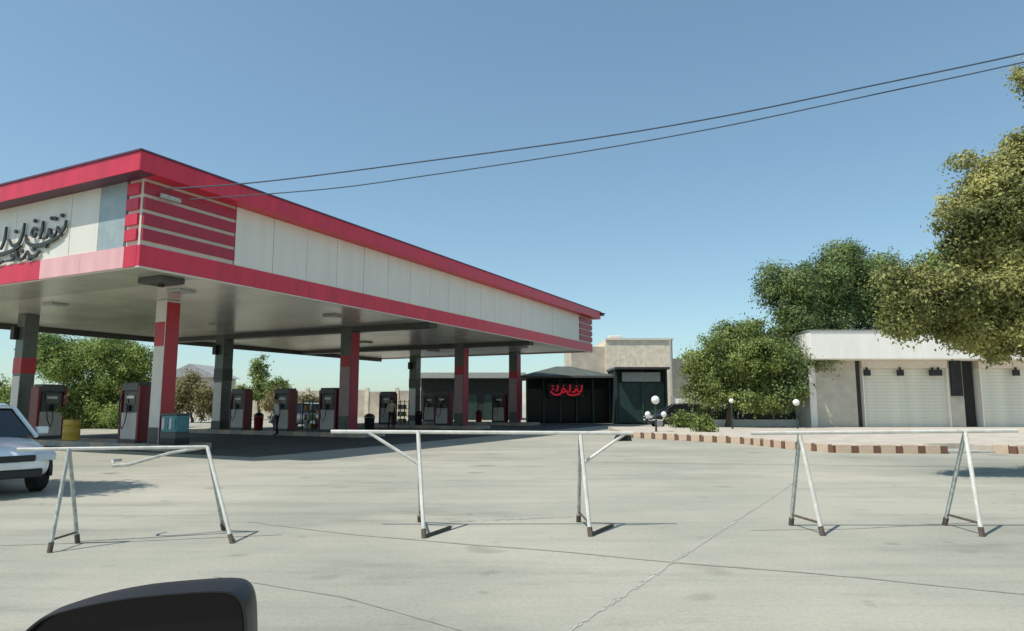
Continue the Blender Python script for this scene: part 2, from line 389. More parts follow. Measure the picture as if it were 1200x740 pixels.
M['ink2'] = mat('dark_grey_letters', (.035, .04, .038), .5, .3, 9)
def sw(pts, wd, n=10):          # smooth sweep through a few control points
    P = [Vector((a_, b_, 0)) for a_, b_ in pts]; Q = []
    for i in range(len(P)-1):
        p0, p1, p2, p3 = P[max(i-1, 0)], P[i], P[i+1], P[min(i+2, len(P)-1)]
        for j in range(n):
            e = j/n; q = .5*((2*p1)+(p2-p0)*e+(2*p0-5*p1+4*p2-p3)*e*e+(3*p1-p0-3*p2+p3)*e**3); Q.append((q.x, q.y))
    Q.append(pts[-1]); stroke(Q, wd, M['ink2'], sg)
def dots(*pts):
    for v, z in pts: stroke([(v-.05, z-.03), (v, z), (v+.05, z+.03)], .11, M['ink2'], sg, 'letter_dot')
sw([(3.05, 6.35), (3.12, 6.12), (3.3, 6.05), (3.42, 6.22)], .09)
sw([(3.42, 6.2), (3.5, 6.0), (3.7, 5.98), (3.78, 6.18), (3.88, 5.98), (4.1, 5.95)], .085)
sw([(3.2, 5.98), (3.7, 5.83), (4.3, 5.78), (4.75, 5.9), (4.9, 6.15)], .11)
sw([(4.1, 6.45), (4.13, 6.2), (4.2, 5.95)], .09)
sw([(4.35, 6.2), (4.5, 6.3), (4.62, 6.18), (4.5, 6.05), (4.38, 6.15)], .075)
sw([(5.0, 6.5), (5.05, 6.2), (5.2, 5.95), (5.5, 5.9), (5.7, 6.1)], .10)
dots((3.25, 6.5), (3.55, 6.45), (3.72, 6.48), (4.5, 6.5), (3.9, 5.72), (5.4, 6.3))
sw([(4.15, 5.62), (4.35, 5.5), (4.6, 5.52), (4.75, 5.68)], .10)
sw([(4.75, 5.66), (4.95, 5.48), (5.2, 5.5), (5.3, 5.7), (5.45, 5.5), (5.75, 5.48)], .09)
sw([(5.1, 5.86), (5.6, 5.74), (6.2, 5.72), (6.6, 5.9)], .11)
sw([(5.9, 6.5), (5.95, 6.1), (6.1, 5.85)], .09)
sw([(5.9, 5.5), (6.2, 5.45), (6.45, 5.6), (6.7, 5.45)], .09)
sw([(6.5, 6.4), (6.7, 6.1), (7.1, 6.0), (7.5, 6.2)], .10)
dots((4.45, 5.70), (5.0, 5.70), (4.62, 5.44), (5.5, 5.62), (6.3, 5.6))

# beams between the columns, columns with cladding
CU = [4.5, 13.8, 23.7, 30.7]; CV = [4.9, 13.0]
for u in CU[1:3]:
    MB().box(u-.28, u+.28, .4, WID-.4, Z0-.16, Z0+.055).build('beam', M['beam'], can)
for v in CV:
    pass
def column(u, v, style):
    hw = .26 if u < 6 else .30
    c = MB().box(u-hw, u+hw, v-hw, v+hw, 0, Z0+.05).build('column', M['col_grey'] if style != 'bright' else M['col_white'], can, bevel=.01)
    if style == 'bright':      # white towards the camera, red side
        MB().box(u-hw+.015, u+hw-.015, v-hw-.012, v-hw, .2, Z0-.02).build('side_cladding', M['col_red'], c)
        MB().box(u-hw-.015, u-hw, v-hw+.03, v+hw-.03, 3.35, 4.15).build('band', M['col_red'], c)
        MB().box(u-hw-.012, u-hw, v-hw+.03, v+hw-.03, .15, .7).build('kick_plate', M['col_dk'], c)
    elif style == 'pink':
        MB().box(u-hw-.012, u-hw, v-hw+.02, v+hw-.02, .9, 3.1).build('front_cladding', M['dusty'], c)
        MB().box(u-hw+.015, u+hw-.015, v-hw-.012, v-hw, .2, Z0-.2).build('side_cladding', M['red_dark'], c)
        MB().box(u-hw-.016, u-hw, v-hw+.02, v+hw-.02, 3.1, 3.6).build('band', M['col_red'], c)
    else:
        MB().box(u-hw-.012, u+hw+.012, v-hw-.012, v+hw+.012, 2.6, 3.2).build('band', M['col_red'] if style == 'grey_red' else M['col_dk'], c)
        MB().box(u-hw-.012, u-hw, v-hw+.02, v+hw-.02, .6, 2.5).build('front_cladding', M['col_white'], c)
        MB().box(u-hw-.014, u+hw+.014, v-hw-.014, v+hw+.014, 0.1, .6).build('kick_plate', M['col_dk'], c)
        MB().box(u-hw-.2, u-hw-.02, v+.05, v+.3, 3.9, 4.4).build('loudspeaker', M['black'], c, bevel=.02)
for i, u in enumerate(CU):
    column(u, CV[0], 'bright' if i == 0 else 'pink'); column(u, CV[1], 'grey_red' if i == 0 else 'grey')
# lights under the canopy
lk = ['nearest the script wall', 'before first cross beam', 'before second cross beam', 'at far end']
for i, u in enumerate([3.2, 10, 20, 27]):
    for j, v in enumerate([2.6, 9.0]):
        t = thing('canopy_light', f"square ceiling light under canopy, {['right row', 'middle row'][j]}, {lk[i]}", 'ceiling light', W(u, v, Z0+.06), UA, 'lights under the canopy')
        MB().box(-.3, .3, -.3, .3, -.07, -.002).build('housing', M['grey_paint'], t, bevel=.02)
        MB().box(-.24, .24, -.24, .24, -.085, -.07).build('lens', M['grey_panel'], t)
# dark camera box under the near edge
t = thing('camera_box', 'dark box fixed under the canopy edge beside the near corner', 'box', W(1.5, 1.2, Z0+.03), UA)
MB().box(-.35, .35, -.5, .5, -.16, 0).build('case', M['beam'], t, bevel=.02); MB().box(-.06, .06, -.06, .06, -.24, -.16).build('lens', M['black'], t)

M['shade_apron'] = mat('canopy_shade_asphalt', (.045, .046, .043), .75, .35, .5, c2=(.10, .10, .09), bump=.3, bscale=60)  # near-black asphalt colour that paints in the canopy's ground shade
ap_ = struct(MB().box(3.3, LEN+3, -.6, WID-.6, -.02, .004).build('canopy_shade_apron', M['shade_apron'])); ap_.location = C0; ap_.rotation_euler = (0, 0, UA)
# ------------------------------------------------------------------ pump islands and things on them
ISL = ['nearest the camera', 'second from the camera', 'third from the camera', 'farthest under the canopy']
for i, u in enumerate(CU):
    isl = thing('pump_island', f'raised kerbed concrete pump island, {ISL[i]}', 'pump island', W(u, 9, 0), UA, 'pump islands')
    MB().box(-.62, .62, -5.6, 5.6, 0, .17).build('platform', M['conc_kerb'], isl, bevel=.03)
    for s in (-1, 1):
        for k in range(14):
            y0 = -5.6+k*.8
            MB().box(s*.70-.08, s*.70+.08, y0+.01, y0+.79, 0, .19).build('kerb_stone', M['conc_kerb'] if k % 2 else M['kerb_cream'], isl)
def make_pump():
    t = thing('fuel_pump', '', 'fuel pump')
    MB().box(-.27, .27, -.45, .45, 0, .12).build('base', M['col_dk'], t)
    MB().box(-.24, .24, -.40, .40, .12, 1.0).build('lower_cabinet', M['pump_white'], t, bevel=.015)
    MB().box(-.21, .21, -.36, .36, 1.0, 1.72).build('upper_cabinet', M['pump_grey'], t, bevel=.015)
    MB().box(-.26, .26, -.42, .42, 1.72, 2.0).build('head', M['pump_grey'], t, bevel=.03)
    for s in (-1, 1):
        d = MB().box(s*.215-.008, s*.215+.008, -.26, .26, 1.30, 1.62).build('display', M['glass'], t)
        MB().box(s*.226-.004, s*.226+.004, -.18, .18, 1.47, 1.56).build('readout', M['plate'], d)
        MB().box(-.25, .25, s*.46-.045, s*.46+.045, .05, 1.9).build('side_panel', M['pump_red'], t, bevel=.01)
        nz = MB().box(s*.25-.03, s*.25+.03, -.06, .06, 1.05, 1.25).build('nozzle_holder', M['black'], t)
        MB().tube([(s*.30, 0, 1.0), (s*.32, 0, 1.12), (s*.31, 0, 1.24), (s*.36, 0, 1.28)], .022, 6).build('nozzle', M['black'], nz)
        MB().tube([(s*.27, .3, 1.7), (s*.40, .30, 1.3), (s*.42, .22, .7), (s*.40, .08, .45), (s*.36, 0, .7), (s*.31, 0, 1.05)], .018, 6).build('hose', M['black'], t)
    return t
pump0 = None
def add_pump(u, v, label, rz=0):
    global pump0
    if pump0 is None: pump0 = make_pump(); p = pump0
    else: p = copy_tree(pump0)
    p.location = W(u, v, .17); p.rotation_euler = (0, 0, UA+rz); tag(p, label, 'fuel pump', 'fuel pumps')
add_pump(CU[0], v_at(160, CU[0]), 'white and red fuel pump just left of the red and white column')
add_pump(CU[0], v_at(57, CU[0]), 'dark red fuel pump behind the white car beside the yellow drum', R(90))
add_pump(CU[1], v_at(283, CU[1]), 'grey fuel pump with red sides right of the dark column, second island')
add_pump(CU[1], v_at(388, CU[1]), 'dark fuel pump directly left of the second pink column')
add_pump(CU[1], v_at(335, CU[1]), 'fuel pump in the middle of the second island by the person in white')
add_pump(CU[2], v_at(455, CU[2]), 'fuel pump on the third island left of the thin dark column')
add_pump(CU[2], v_at(520, CU[2]), 'fuel pump on the third island beside the third pink column')
add_pump(CU[3], v_at(505, CU[3]), 'fuel pump on the far island beside the thin dark column')
add_pump(CU[3], v_at(586, CU[3]), 'fuel pump on the far island beside the last pink column')

def waste_bin(p, label, m):
    t = thing('waste_bin', label, 'bin', p, UA, 'waste bins on the islands')
    MB().lathe([(.17, 0), (.20, .04), (.22, .62), (.235, .64), (.235, .68), (.2, .68), (.19, .3), (.02, .28)], 14).build('body', M[m], t, smooth=True)
    MB().lathe([(.235, .69), (.22, .76), (.12, .84), (.02, .86)], 14).build('lid', M['black'], t, smooth=True)
waste_bin(W(CU[1]-.2, v_at(308, CU[1]), .17), 'dark red waste bin between pumps on the second island', 'pump_red')
waste_bin(W(CU[1]-.2, v_at(437, CU[1]), .17), 'dark waste bin right of the second pink column', 'black')
waste_bin(W(CU[2]-.1, v_at(492, CU[2]), .17), 'dark waste bin on the third island between its pumps', 'black')
waste_bin(W(CU[3]-.1, v_at(562, CU[3]), .17), 'dark red waste bin on the far island', 'pump_red')
for px, u, lb in ((472, CU[2], 'tall dark oil rack on the third island'), (540, CU[3], 'tall dark oil rack on the far island'), (365, CU[1], 'tall dark oil rack on the second island left of a pump')):
    t = thing('oil_rack', lb, 'rack', W(u, v_at(px, u), .17), UA, 'oil can racks')
    for sx_, sy_ in ((-.22, -.3), (-.22, .3), (.22, -.3), (.22, .3)): MB().box(sx_-.02, sx_+.02, sy_-.02, sy_+.02, 0, 1.5).build('post', M['black'], t)
    for k in range(4):
        sh = MB().box(-.25, .25, -.33, .33, .1+k*.42, .13+k*.42).build('shelf', M['pump_grey'], t)
        for j in range(4):
            if k < 3: MB().box(-.15, .02, -.28+j*.145, -.17+j*.145, .131+k*.42, .37+k*.42).build('can', M[('pump_red', 'yellow', 'teal', 'pump_white')[(j+k) % 4]], sh, bevel=.015)
# teal display case at the foot of the bright column
p = W(CU[0]-.12, CV[0]-.85, .17)
t = thing('display_case', 'teal glass display case on dark base at foot of red and white column', 'display case', p, UA); t.scale = (.85, .85, .88)
MB().box(-.32, .32, -.45, .45, 0, .22).build('base', M['black'], t, bevel=.02)
MB().box(-.30, .30, -.44, .44, .22, .45).build('plinth', M['pump_grey'], t, bevel=.01)
MB().box(-.28, .28, -.43, .43, .45, 1.05).build('cabinet', M['teal'], t, bevel=.02)
MB().box(-.31, .31, -.46, .46, 1.05, 1.12).build('top', M['pump_grey'], t, bevel=.01)
for k in range(4): MB().box(-.30, -.281, -.38+k*.2, -.24+k*.2, .55, .95).build('bottle_row', M['lamp'] if k % 2 else M['teal'], t)
# yellow drum planter with shrub
pl = W(CU[0]-.1, v_at(90, CU[0]), .17)
PS = .85
t = thing('drum_planter', 'yellow drum planter on the near pump island', 'planter', pl)
MB().lathe([(.30, 0), (.32, .02), (.32, .3), (.335, .32), (.32, .34), (.32, .62), (.335, .64), (.32, .66), (.32, .86), (.28, .86), (.28, .78), (.02, .78)], 20).build('drum', M['yellow'], t, smooth=True)
t.scale = (PS, PS, PS)

# ------------------------------------------------------------------ foliage
import numpy as np
def leaves(rnd, blobs, n, size, clump=26, spread=.33, upright=0.0, aspect=.55, sub=11):
    """leaf blades in twig clumps; every blob is broken into uneven boughs so the outline stays ragged"""
    g = np.random.default_rng(rnd.randrange(1 << 30)); bs = []
    for (cx, cy, cz, rx, ry, rz) in blobs:
        bs.append((cx, cy, cz, rx*.66, ry*.66, rz*.66))
        for _ in range(sub):
            d = g.normal(size=3); d /= np.linalg.norm(d)+1e-6; k = g.uniform(.20, .46); o = g.uniform(.55, .95)
            bs.append((cx+d[0]*rx*o, cy+d[1]*ry*o, cz+d[2]*rz*o, rx*k, ry*k, rz*k*.85))
    w_ = np.array([(b[3]*b[4]*b[5])**.8 for b in bs]); w_ /= w_.sum()
    C, D = [], []
    for b, ww in zip(bs, w_):
        k = int(n*ww/clump)+1
        d = g.normal(size=(k, 3)); d /= np.linalg.norm(d, axis=1, keepdims=True)+1e-6
        r = g.random((k, 1))**.30*(1+g.uniform(-.1, .14, (k, 1)))
        C.append(np.array(b[:3])+d*r*np.array(b[3:])); D.append(d)
    C = np.concatenate(C); D = np.concatenate(D)
    D = D+g.normal(0, .22, D.shape); D[:, 2] += upright+.25; D /= np.linalg.norm(D, axis=1, keepdims=True)
    sp = spread*g.uniform(.5, 1.3, (len(C), 1))
    P = np.repeat(C, clump, 0); Dm = np.repeat(D, clump, 0); S = np.repeat(sp, clump, 0)
    P = P+g.normal(size=P.shape)*S*np.array([.55, .55, .42])
    nn = Dm+g.normal(0, .42, P.shape); nn /= np.linalg.norm(nn, axis=1, keepdims=True)      # blades face outwards, towards the light
    tg = g.normal(size=P.shape); tg[:, 2] -= .7; ax = tg-nn*(tg*nn).sum(1, keepdims=True); ax /= np.linalg.norm(ax, axis=1, keepdims=True)+1e-9
    sd = np.cross(nn, ax); L = size*g.uniform(.55, 1.35, (len(P), 1)); wd = L*aspect
    V_ = np.empty((len(P), 4, 3)); V_[:, 0] = P; V_[:, 1] = P+ax*L*.45+sd*wd*.5+nn*L*.1; V_[:, 2] = P+ax*L; V_[:, 3] = P+ax*L*.45-sd*wd*.5+nn*L*.1
    return V_.reshape(-1, 3)
def leaf_mesh(vs, name, m):
    k = len(vs)//4; me = bpy.data.meshes.new(name)
    idx = (np.arange(k)[:, None]*4+np.array([0, 1, 2, 0, 2, 3])).ravel().astype(np.int32)
    me.vertices.add(len(vs)); me.vertices.foreach_set('co', vs.astype(np.float32).ravel())
    me.loops.add(len(idx)); me.loops.foreach_set('vertex_index', idx)
    me.polygons.add(2*k); me.polygons.foreach_set('loop_start', np.arange(0, 6*k, 3, dtype=np.int32))
    me.update(calc_edges=True); me.validate(); me.materials.append(m); return me
def tree(label, base, blobs, n, size, lm, trunk_r=.18, seed=1, clump=26, spread=.33, name='tree', group=None, cat='tree', aspect=.5, extra=None):
    rnd = random.Random(seed); t = thing(name, label, cat, base, 0, group); base = Vector(base)
    lb = [(b[0]-base.x, b[1]-base.y, b[2]-base.z, *b[3:]) for b in blobs]
    put('crown', leaf_mesh(leaves(rnd, lb, n, size, clump, spread, 0, aspect), 'crown', lm), t)
    tk = MB(); top = max(lb, key=lambda q: q[2]); fork = min(q[2]-q[5]*.5 for q in lb); fork = max(fork, .5)
    f = Vector((top[0]*.25+rnd.uniform(-.1, .1), top[1]*.25, fork))
    tk.tube([(0, 0, -.05), (f.x*.3+.04, f.y*.3, fork*.35), (f.x*.7-.03, f.y*.7, fork*.7), f], [trunk_r*1.35, trunk_r, trunk_r*.88, trunk_r*.8], 9)
    for q in lb:
        e = Vector(q[:3]); m1 = f.lerp(e, .5)+Vector((rnd.uniform(-.2, .2), rnd.uniform(-.2, .2), .15))
        tk.tube([f-Vector((0, 0, .1)), m1, e], [trunk_r*.55, trunk_r*.35, trunk_r*.1], 6)
        for _ in range(5):
            d = Vector((rnd.gauss(0, 1), rnd.gauss(0, 1), rnd.gauss(0, .7)+.3)).normalized()
            tip = e+Vector((d.x*q[3], d.y*q[4], d.z*q[5]))*.85; s = f.lerp(e, rnd.uniform(.4, 1))
            tk.tube([s, s.lerp(tip, .5)+Vector((0, 0, .1)), tip], [trunk_r*.22, trunk_r*.14, trunk_r*.04], 5)
    tk.build('trunk', M['bark'], t, smooth=True)
    return t
def B(px, py, Y, rpx, rpy=None, rd=None):
    c = A(px, py, Y); r = rpx*Y/806; rz = (rpy or rpx)*Y/806
    return (c.x, c.y, c.z, r, rd or r, rz)

# big tree at right, near
Y = 14.0
tree('large yellow green tree overhanging the shops at the right edge', (11.6, 14.6, 0),
     [B(1180, 215, Y, 66, 58), B(1165, 290, Y, 62, 60), B(1250, 260, 14.6, 95, 110), B(1082, 350, 13.6, 48, 44), B(1140, 345, 13.9, 60, 52),
      B(1215, 360, 14.2, 80, 56), B(1120, 385, 14.2, 30, 22), B(1216, 98, 14.8, 26, 28), B(1250, 190, 14.8, 60, 50), B(1175, 398, 14.6, 40, 24), B(1132, 268, 13.9, 34, 46), B(1150, 402, 14.2, 26, 22)],
     215000, .088, L_yel, .2, 3, 40, .22)
Y = 38.5
tree('tall dense dark green tree rising behind the left end of the shops', A(912, 500, Y).xy.to_3d(),
     [B(935, 352, Y, 50, 48), B(1000, 328, 41, 52, 42), B(955, 385, Y, 55, 50), B(908, 420, Y, 34, 45), B(1040, 345, 42, 44, 40), B(985, 308, 40, 30, 22),
      B(926, 425, 36.2, 24, 42), B(924, 462, 35.9, 24, 26), B(880, 400, Y, 22, 30), B(985, 362, 40.5, 46, 38), B(1030, 372, 41, 36, 30), B(960, 330, 39, 34, 26)],
     150000, .16, L_dark, .28, 5, 30, .42)
Y = 37
tree('rounded yellow green tree right of the beige building', A(852, 500, Y).xy.to_3d(),
     [B(850, 425, Y, 44, 42), B(885, 440, Y, 34, 36), B(825, 440, Y, 24, 34), B(870, 408, Y, 28, 26), B(898, 462, Y, 26, 16), B(840, 462, Y, 28, 18), B(905, 425, 36.6, 24, 30), B(880, 470, 36.6, 30, 14)],
     70000, .14, L_mid, .18, 6, 30, .34)
tree('yellowish tree between the dark green tree and the right edge', A(1085, 497, 43).xy.to_3d(),
     [B(1075, 345, 43, 40, 42), B(1115, 340, 43, 40, 45)], 20000, .22, L_mid, .2, 8, 26, .45)
# left: leafy tree behind the near island, seen below the canopy
Y = 41
tree('bright green bushy tree behind the near pump island', A(110, 503, Y).xy.to_3d(),
     [B(75, 425, Y, 40, 38), B(120, 422, Y, 46, 40), B(158, 448, Y, 32, 38), B(95, 475, Y, 55, 30), B(150, 484, Y, 36, 22), B(168, 420, Y, 18, 16)],
     80000, .16, L_brt, .16, 11, 26, .42)
tree('small green tree behind the car at the left edge', A(5, 503, 42).xy.to_3d(), [B(0, 475, 42, 32, 28), B(-40, 450, 42, 40, 40)], 14000, .2, L_brt, .14, 12, 26, .42)
tree('slender green tree seen between the columns beyond the second island', A(303, 499, 62).xy.to_3d(),
     [B(303, 438, 62, 9, 24), B(315, 458, 62, 22, 14), B(290, 462, 62, 16, 14)], 9000, .24, L_mid, .14, 13, 20, .4)
tree('pale dry shrub tree right of the red and white column', A(225, 500, 52).xy.to_3d(),
     [B(218, 458, 52, 16, 24), B(236, 470, 52, 18, 22), B(205, 475, 52, 14, 20)], 9000, .2, L_dry, .1, 14, 20, .4)
tree('dry yellowish shrub against the far beige wall', A(335, 500, 56).xy.to_3d(),
     [B(330, 470, 56, 24, 14), B(355, 478, 56, 20, 12)], 8000, .2, L_dry, .1, 15, 20, .4)
# off to the left, its shade falls across the forecourt
tree('leafy roadside tree just outside the left edge, shading the forecourt', (-13.2, 10.2, 0),
     [(-11.9, 10.3, 6.3, 1.7, 1.3, .9), (-13.2, 9.8, 6.6, 1.8, 1.6, 1.2), (-10.9, 10.8, 6.2, 1.1, .8, .5)], 26000, .16, L_mid, .16, 16, 26, .3)
# flowering plant in the drum
rnd = random.Random(4)
t = thing('flowering_shrub', 'leafy shrub with reddish flowers growing in the yellow drum', 'shrub', pl+Vector((0, 0, .66)))
put('foliage', leaf_mesh(leaves(rnd, [(0, 0, .42, .42, .42, .40), (.1, -.1, .75, .26, .26, .3)], 900, .13, 15, .14), 'foliage', L_mid), t)
fm = leafmat('petal', (.25, .04, .05), (.6, .35, .3), .3)
put('flowers', leaf_mesh(leaves(rnd, [(0, -.1, .7, .3, .3, .35)], 130, .12, 8, .06, aspect=.9), 'flowers', fm), t)
tkm = MB()
for k in range(6): tkm.tube([(0, 0, 0), (random.uniform(-.1, .1), random.uniform(-.1, .1), .4), (random.uniform(-.25, .25), random.uniform(-.25, .25), .8)], .012, 5)
tkm.build('stem', M['bark'], t)
# shrubs along the right kerb and under the trees
for i, (px, py, Yd, r, lb) in enumerate([(827, 503, 31, 11, 'small round green shrub beside the kerb, in front of the yellow green tree'),
                                         (800, 498, 36, 13, 'low shrub at the foot of the grey pole')]):
    c = A(px, py, Yd); q = r*Yd/806; t = thing('shrub', lb, 'shrub', (c.x, c.y, .1))
    put('foliage', leaf_mesh(leaves(random.Random(30+i), [(0, 0, q*.9, q, q, q)], 1500, .14, 15, .2), 'foliage', L_mid), t)
    s = MB()
    for k in range(5): s.tube([(0, 0, -.05), (random.uniform(-.1, .1), 0, q*.6), (random.uniform(-.3, .3), random.uniform(-.2, .2), q*1.3)], .014, 5)
    s.build('stem', M['bark'], t)

# ------------------------------------------------------------------ right: kerb, pavement, shops
kp = [Vector(p) for p in ((4.9, 30.2, 0), (8.55, 25.3, 0), (9.0, 22.7, 0), (9.75, 20.9, 0), (12.9, 20.6, 0))]
pv = MB(); z = .21
pv.prism([(p.x+.1, p.y+.12) for p in kp]+[(12.95, 22.0), (14.4, 22.2), (14.4, 20.8), (40, 20.2), (40, 37.4), (5.2, 37.4)], -.05, z)
struct(pv.build('pavement', M['pave']))
kerb = struct(MB().box(12.9, 14.45, 20.75, 22.1, -.02, .05).build('driveway_ramp', M['conc_kerb']))
kb = thing('kerb', 'painted cream and brown kerb edging the shop pavement', 'kerb'); kb['kind'] = 'structure'
del kb['category']; del kb['label']
ms = {k: MB().box(0, 1, -.09, .09, 0, 1).mesh('kerb_stone_'+k, M[m], bevel=.02) for k, m in (('cream', 'kerb_cream'), ('brown', 'kerb_red'))}
def kerb_run(pts):
    for a, b in zip(pts, pts[1:]):
        a, b = Vector(a), Vector(b); d = b-a; L = d.length; n = max(1, round(L/.59)); st = L/n; rz = math.atan2(d.y, d.x); dd = d.normalized()
        for i in range(n):
            for k, o0, ln, h in (('cream', 0, .40, .255), ('brown', .405, .18, .215)):
                s = st/.59; o = put('kerb_stone', ms[k], kb, a+dd*(i*st+o0*s+.003), rz)
                o.scale = (ln*s-.008, 1, h*random.uniform(.95, 1.04))
kerb_run(kp); kerb_run([(14.45, 20.9, 0), (14.9, 20.45, 0), (27, 20.0, 0)])

FY = 36.6
shop = thing('shop_row', 'low row of shops with white roof band and closed shutters', 'building', (0, FY, 0))
X0 = A(951, 500, FY).x; X1 = 38
zt = A(1000, 388, FY-1.2).z; zb = A(1000, 421, FY-1.2).z
def sx(px): return A(px, 460, FY).x
MB().box(X0-.35, X1, -1.2, 2.4, zb, zt).build('roof_band', M['white_ren'], shop, bevel=.03)
MB().box(X0-.4, X1, -1.25, 2.45, zt+.003, zt+.05).build('roof_cap', M['roof'], shop)
MB().box(X0, X0+.35, 0, 2.3, 0, zb-.004).build('side_wall', M['white_ren'], shop)
MB().box(X0+.35, X1, .6, 2.3, 0, zb-.004).build('back_wall', M['plaster'], shop)
MB().box(X0-.1, X1, -.9, .6, 0, .17).build('step', M['white_ren'], shop, bevel=.02)
MB().box(X0+.352, sx(1005), .1, .598, .172, zb-.006).build('wall', M['plaster'], shop)
def shutter(a, b, nm, lights):
    zt_ = zb-.42
    MB().box(a, b, .02, .596, zt_, zb-.008).build('lintel', M['cream'], shop)
    s = MB().box(a+.05, b-.05, .25, .4, .172, zt_).build('shutter', M['shutter'], shop)
    n = 18; h = (zt_-.172)/n
    me = MB().prism([(-.012, 0), (-.020, h*.35), (-.016, h*.75), (0, h*.99), (0, 0)], a+.06, b-.06, 'x').mesh('shutter_slat', M['shutter'])
    for k in range(n): put('slat', me, s, (0, .25, .174+k*h))
    MB().box(a, a+.048, .0, .594, .172, zt_-.002).build('jamb', M['white_ren'], shop); MB().box(b-.048, b, .0, .594, .172, zt_-.002).build('jamb', M['white_ren'], shop)
    for q in lights:
        l = MB().box(q-.17, q+.17, -.12, .02, zt_-.40, zt_-.08).build('floodlight', M['black'], shop, bevel=.02)
        MB().box(q-.03, q+.03, -.10, .019, zt_-.08, zt_+.05).build('bracket', M['black'], l)
MB().box(sx(1005), sx(1012), .3, .59, .172, zb-.007).build('recess', M['joint'], shop)
shutter(sx(1012), sx(1113), 'a', [sx(1017), sx(1056), sx(1094), sx(1101)])
MB().box(sx(1114), sx(1130), .05, .592, .172, zb-.009).build('pier', M['plaster'], shop)
MB().box(sx(1115), sx(1128), -.06, .05, 1.85, zb-.02).build('meter_box', M['dark_in'], shop)
MB().box(sx(1131), sx(1148), .45, .588, .172, zb-.01).build('doorway', M['dark_in'], shop)
shutter(sx(1150), sx(1260), 'b', [sx(1192)])
MB().box(sx(1261), sx(1275), .05, .592, .172, zb-.009).build('pier', M['plaster'], shop)
shutter(sx(1276), sx(1390), 'c', [])
MB().box(sx(1391), X1, .05, .592, .172, zb-.009).build('wall', M['plaster'], shop)

# low dark fence and white base left of the shops
fx0, fx1 = A(820, 490, 38).x, X0-.1
f = thing('garden_fence', 'low dark railing fence under the trees left of the shops', 'fence', (0, 38, .13))
MB().box(fx0, fx1, -.12, .12, 0, .45).build('base_wall', M['white_ren'], f, bevel=.02)
for zz in (.55, .98): MB().box(fx0, fx1, -.02, .02, zz, zz+.06).build('rail', M['black'], f)
me = MB().box(-.03, .03, -.012, .012, .45, 1.05).mesh('picket', M['black'])
k = 0; xx = fx0+.1
while xx < fx1: put('picket', me, f, (xx, 0, 0)); xx += .13
hd = thing('hedge', 'dark clipped hedge behind the low fence', 'hedge', (0, 39.2, 0))
put('foliage', leaf_mesh(leaves(random.Random(9), [(fx0+1+i*1.3, 0, .7, 1.0, .5, .75) for i in range(7)], 7000, .2, 20, .3), 'foliage', L_dark), hd)
s = MB()
for i in range(7): s.tube([(fx0+1+i*1.3, 0, 0), (fx0+1.1+i*1.3, 0, .9)], .03, 5)
s.build('stem', M['bark'], hd)
def globe_lamp(px, py, Yd, r, label, arms=False):
    c = A(px, py, Yd); t = thing('globe_lamp', label, 'lamp', (c.x, c.y, .1), 0, 'white globe lamps')
    H = c.z-.1
    MB().lathe([(.12, 0), (.12, .06), (.05, .12), (.035, H*.6), (.03, H-r)], 10).build('post', M['green_dk'], t, smooth=True)
    b = MB(); b.lathe([(r*math.sin(math.pi*(i+.15)/10.3), H-r*math.cos(math.pi*(i+.15)/10.3)) for i in range(11)], 14); b.build('globe', M['globe'], t, smooth=True, angle=80)
    if arms:
        for sd in (-1, 1):
            MB().tube([(0, 0, H*.42), (sd*.3, 0, H*.40), (sd*.36, 0, H*.5)], .025, 6).build('arm', M['paint'], t)
            b = MB(); b.lathe([(.13*math.sin(math.pi*(i+.15)/8.3), H*.58-.13*math.cos(math.pi*(i+.15)/8.3)) for i in range(9)], 12, (sd*.36, 0)); b.build('globe', M['globe'], t, smooth=True, angle=80)
globe_lamp(768, 469, 31, .19, 'white globe lamp with two lower arms beside the kerb end', True)
globe_lamp(933, 472, 34.6, .17, 'white globe lamp nearest the shop side wall')
globe_lamp(857, 470, 34.2, .12, 'small white globe lamp under the yellow green tree')
# half buried tyre
c = G(730, 517)
t = thing('rubber_tyre', 'black tyre standing half buried at the kerb end', 'tyre', (c.x, c.y, 0), R(10))
MB().lathe([(.18, -.1), (.30, -.11), (.34, -.07), (.34, .07), (.30, .11), (.18, .1), (.18, -.1)], 20, (0, .02), 'y').build('tread', M['tyre'], t, smooth=True)

# ------------------------------------------------------------------ far end: pavilion, kiosk, beige building, grey shed, wall
pv_ = thing('pavilion_shop', 'dark fronted shop with low hipped awning roof and red sign', 'shop', (0, 50, 0))
a, b = A(618, 470, 50).x, A(716, 470, 50).x; ze = A(640, 441, 50).z; zp = A(660, 428, 50).z
r = MB(); cx = (a+b)/2
r.v = [(a-.5, -1, ze), (b+.3, -1, ze), (b+.3, 6, ze), (a-.5, 6, ze), (a-.5, -1, ze-.15), (b+.3, -1, ze-.15), (b+.3, 6, ze-.15), (a-.5, 6, ze-.15), (cx-.8, 2, zp), (cx+.3, 2, zp)]
r.f = [(0, 1, 9, 8), (1, 2, 9), (2, 3, 8, 9), (3, 0, 8), (0, 4, 5, 1), (1, 5, 6, 2), (2, 6, 7, 3), (3, 7, 4, 0), (4, 7, 6, 5)]
r.build('roof', M['awning'], pv_)
MB().box(a, b, 1.5, 5.5, 0, ze-.16).build('wall', M['dark_in'], pv_)
nb = 5
for i in range(nb+1):
    x = a+(b-a)*i/nb; MB().box(x-.06, x+.06, .6, .72, 0, ze-.16).build('post', M['green_dk'], pv_)
    if i < nb: MB().box(x+.08, a+(b-a)*(i+1)/nb-.08, 1.0, 1.04, .1, ze-.9).build('glass_pane', M['shop_glass'], pv_)
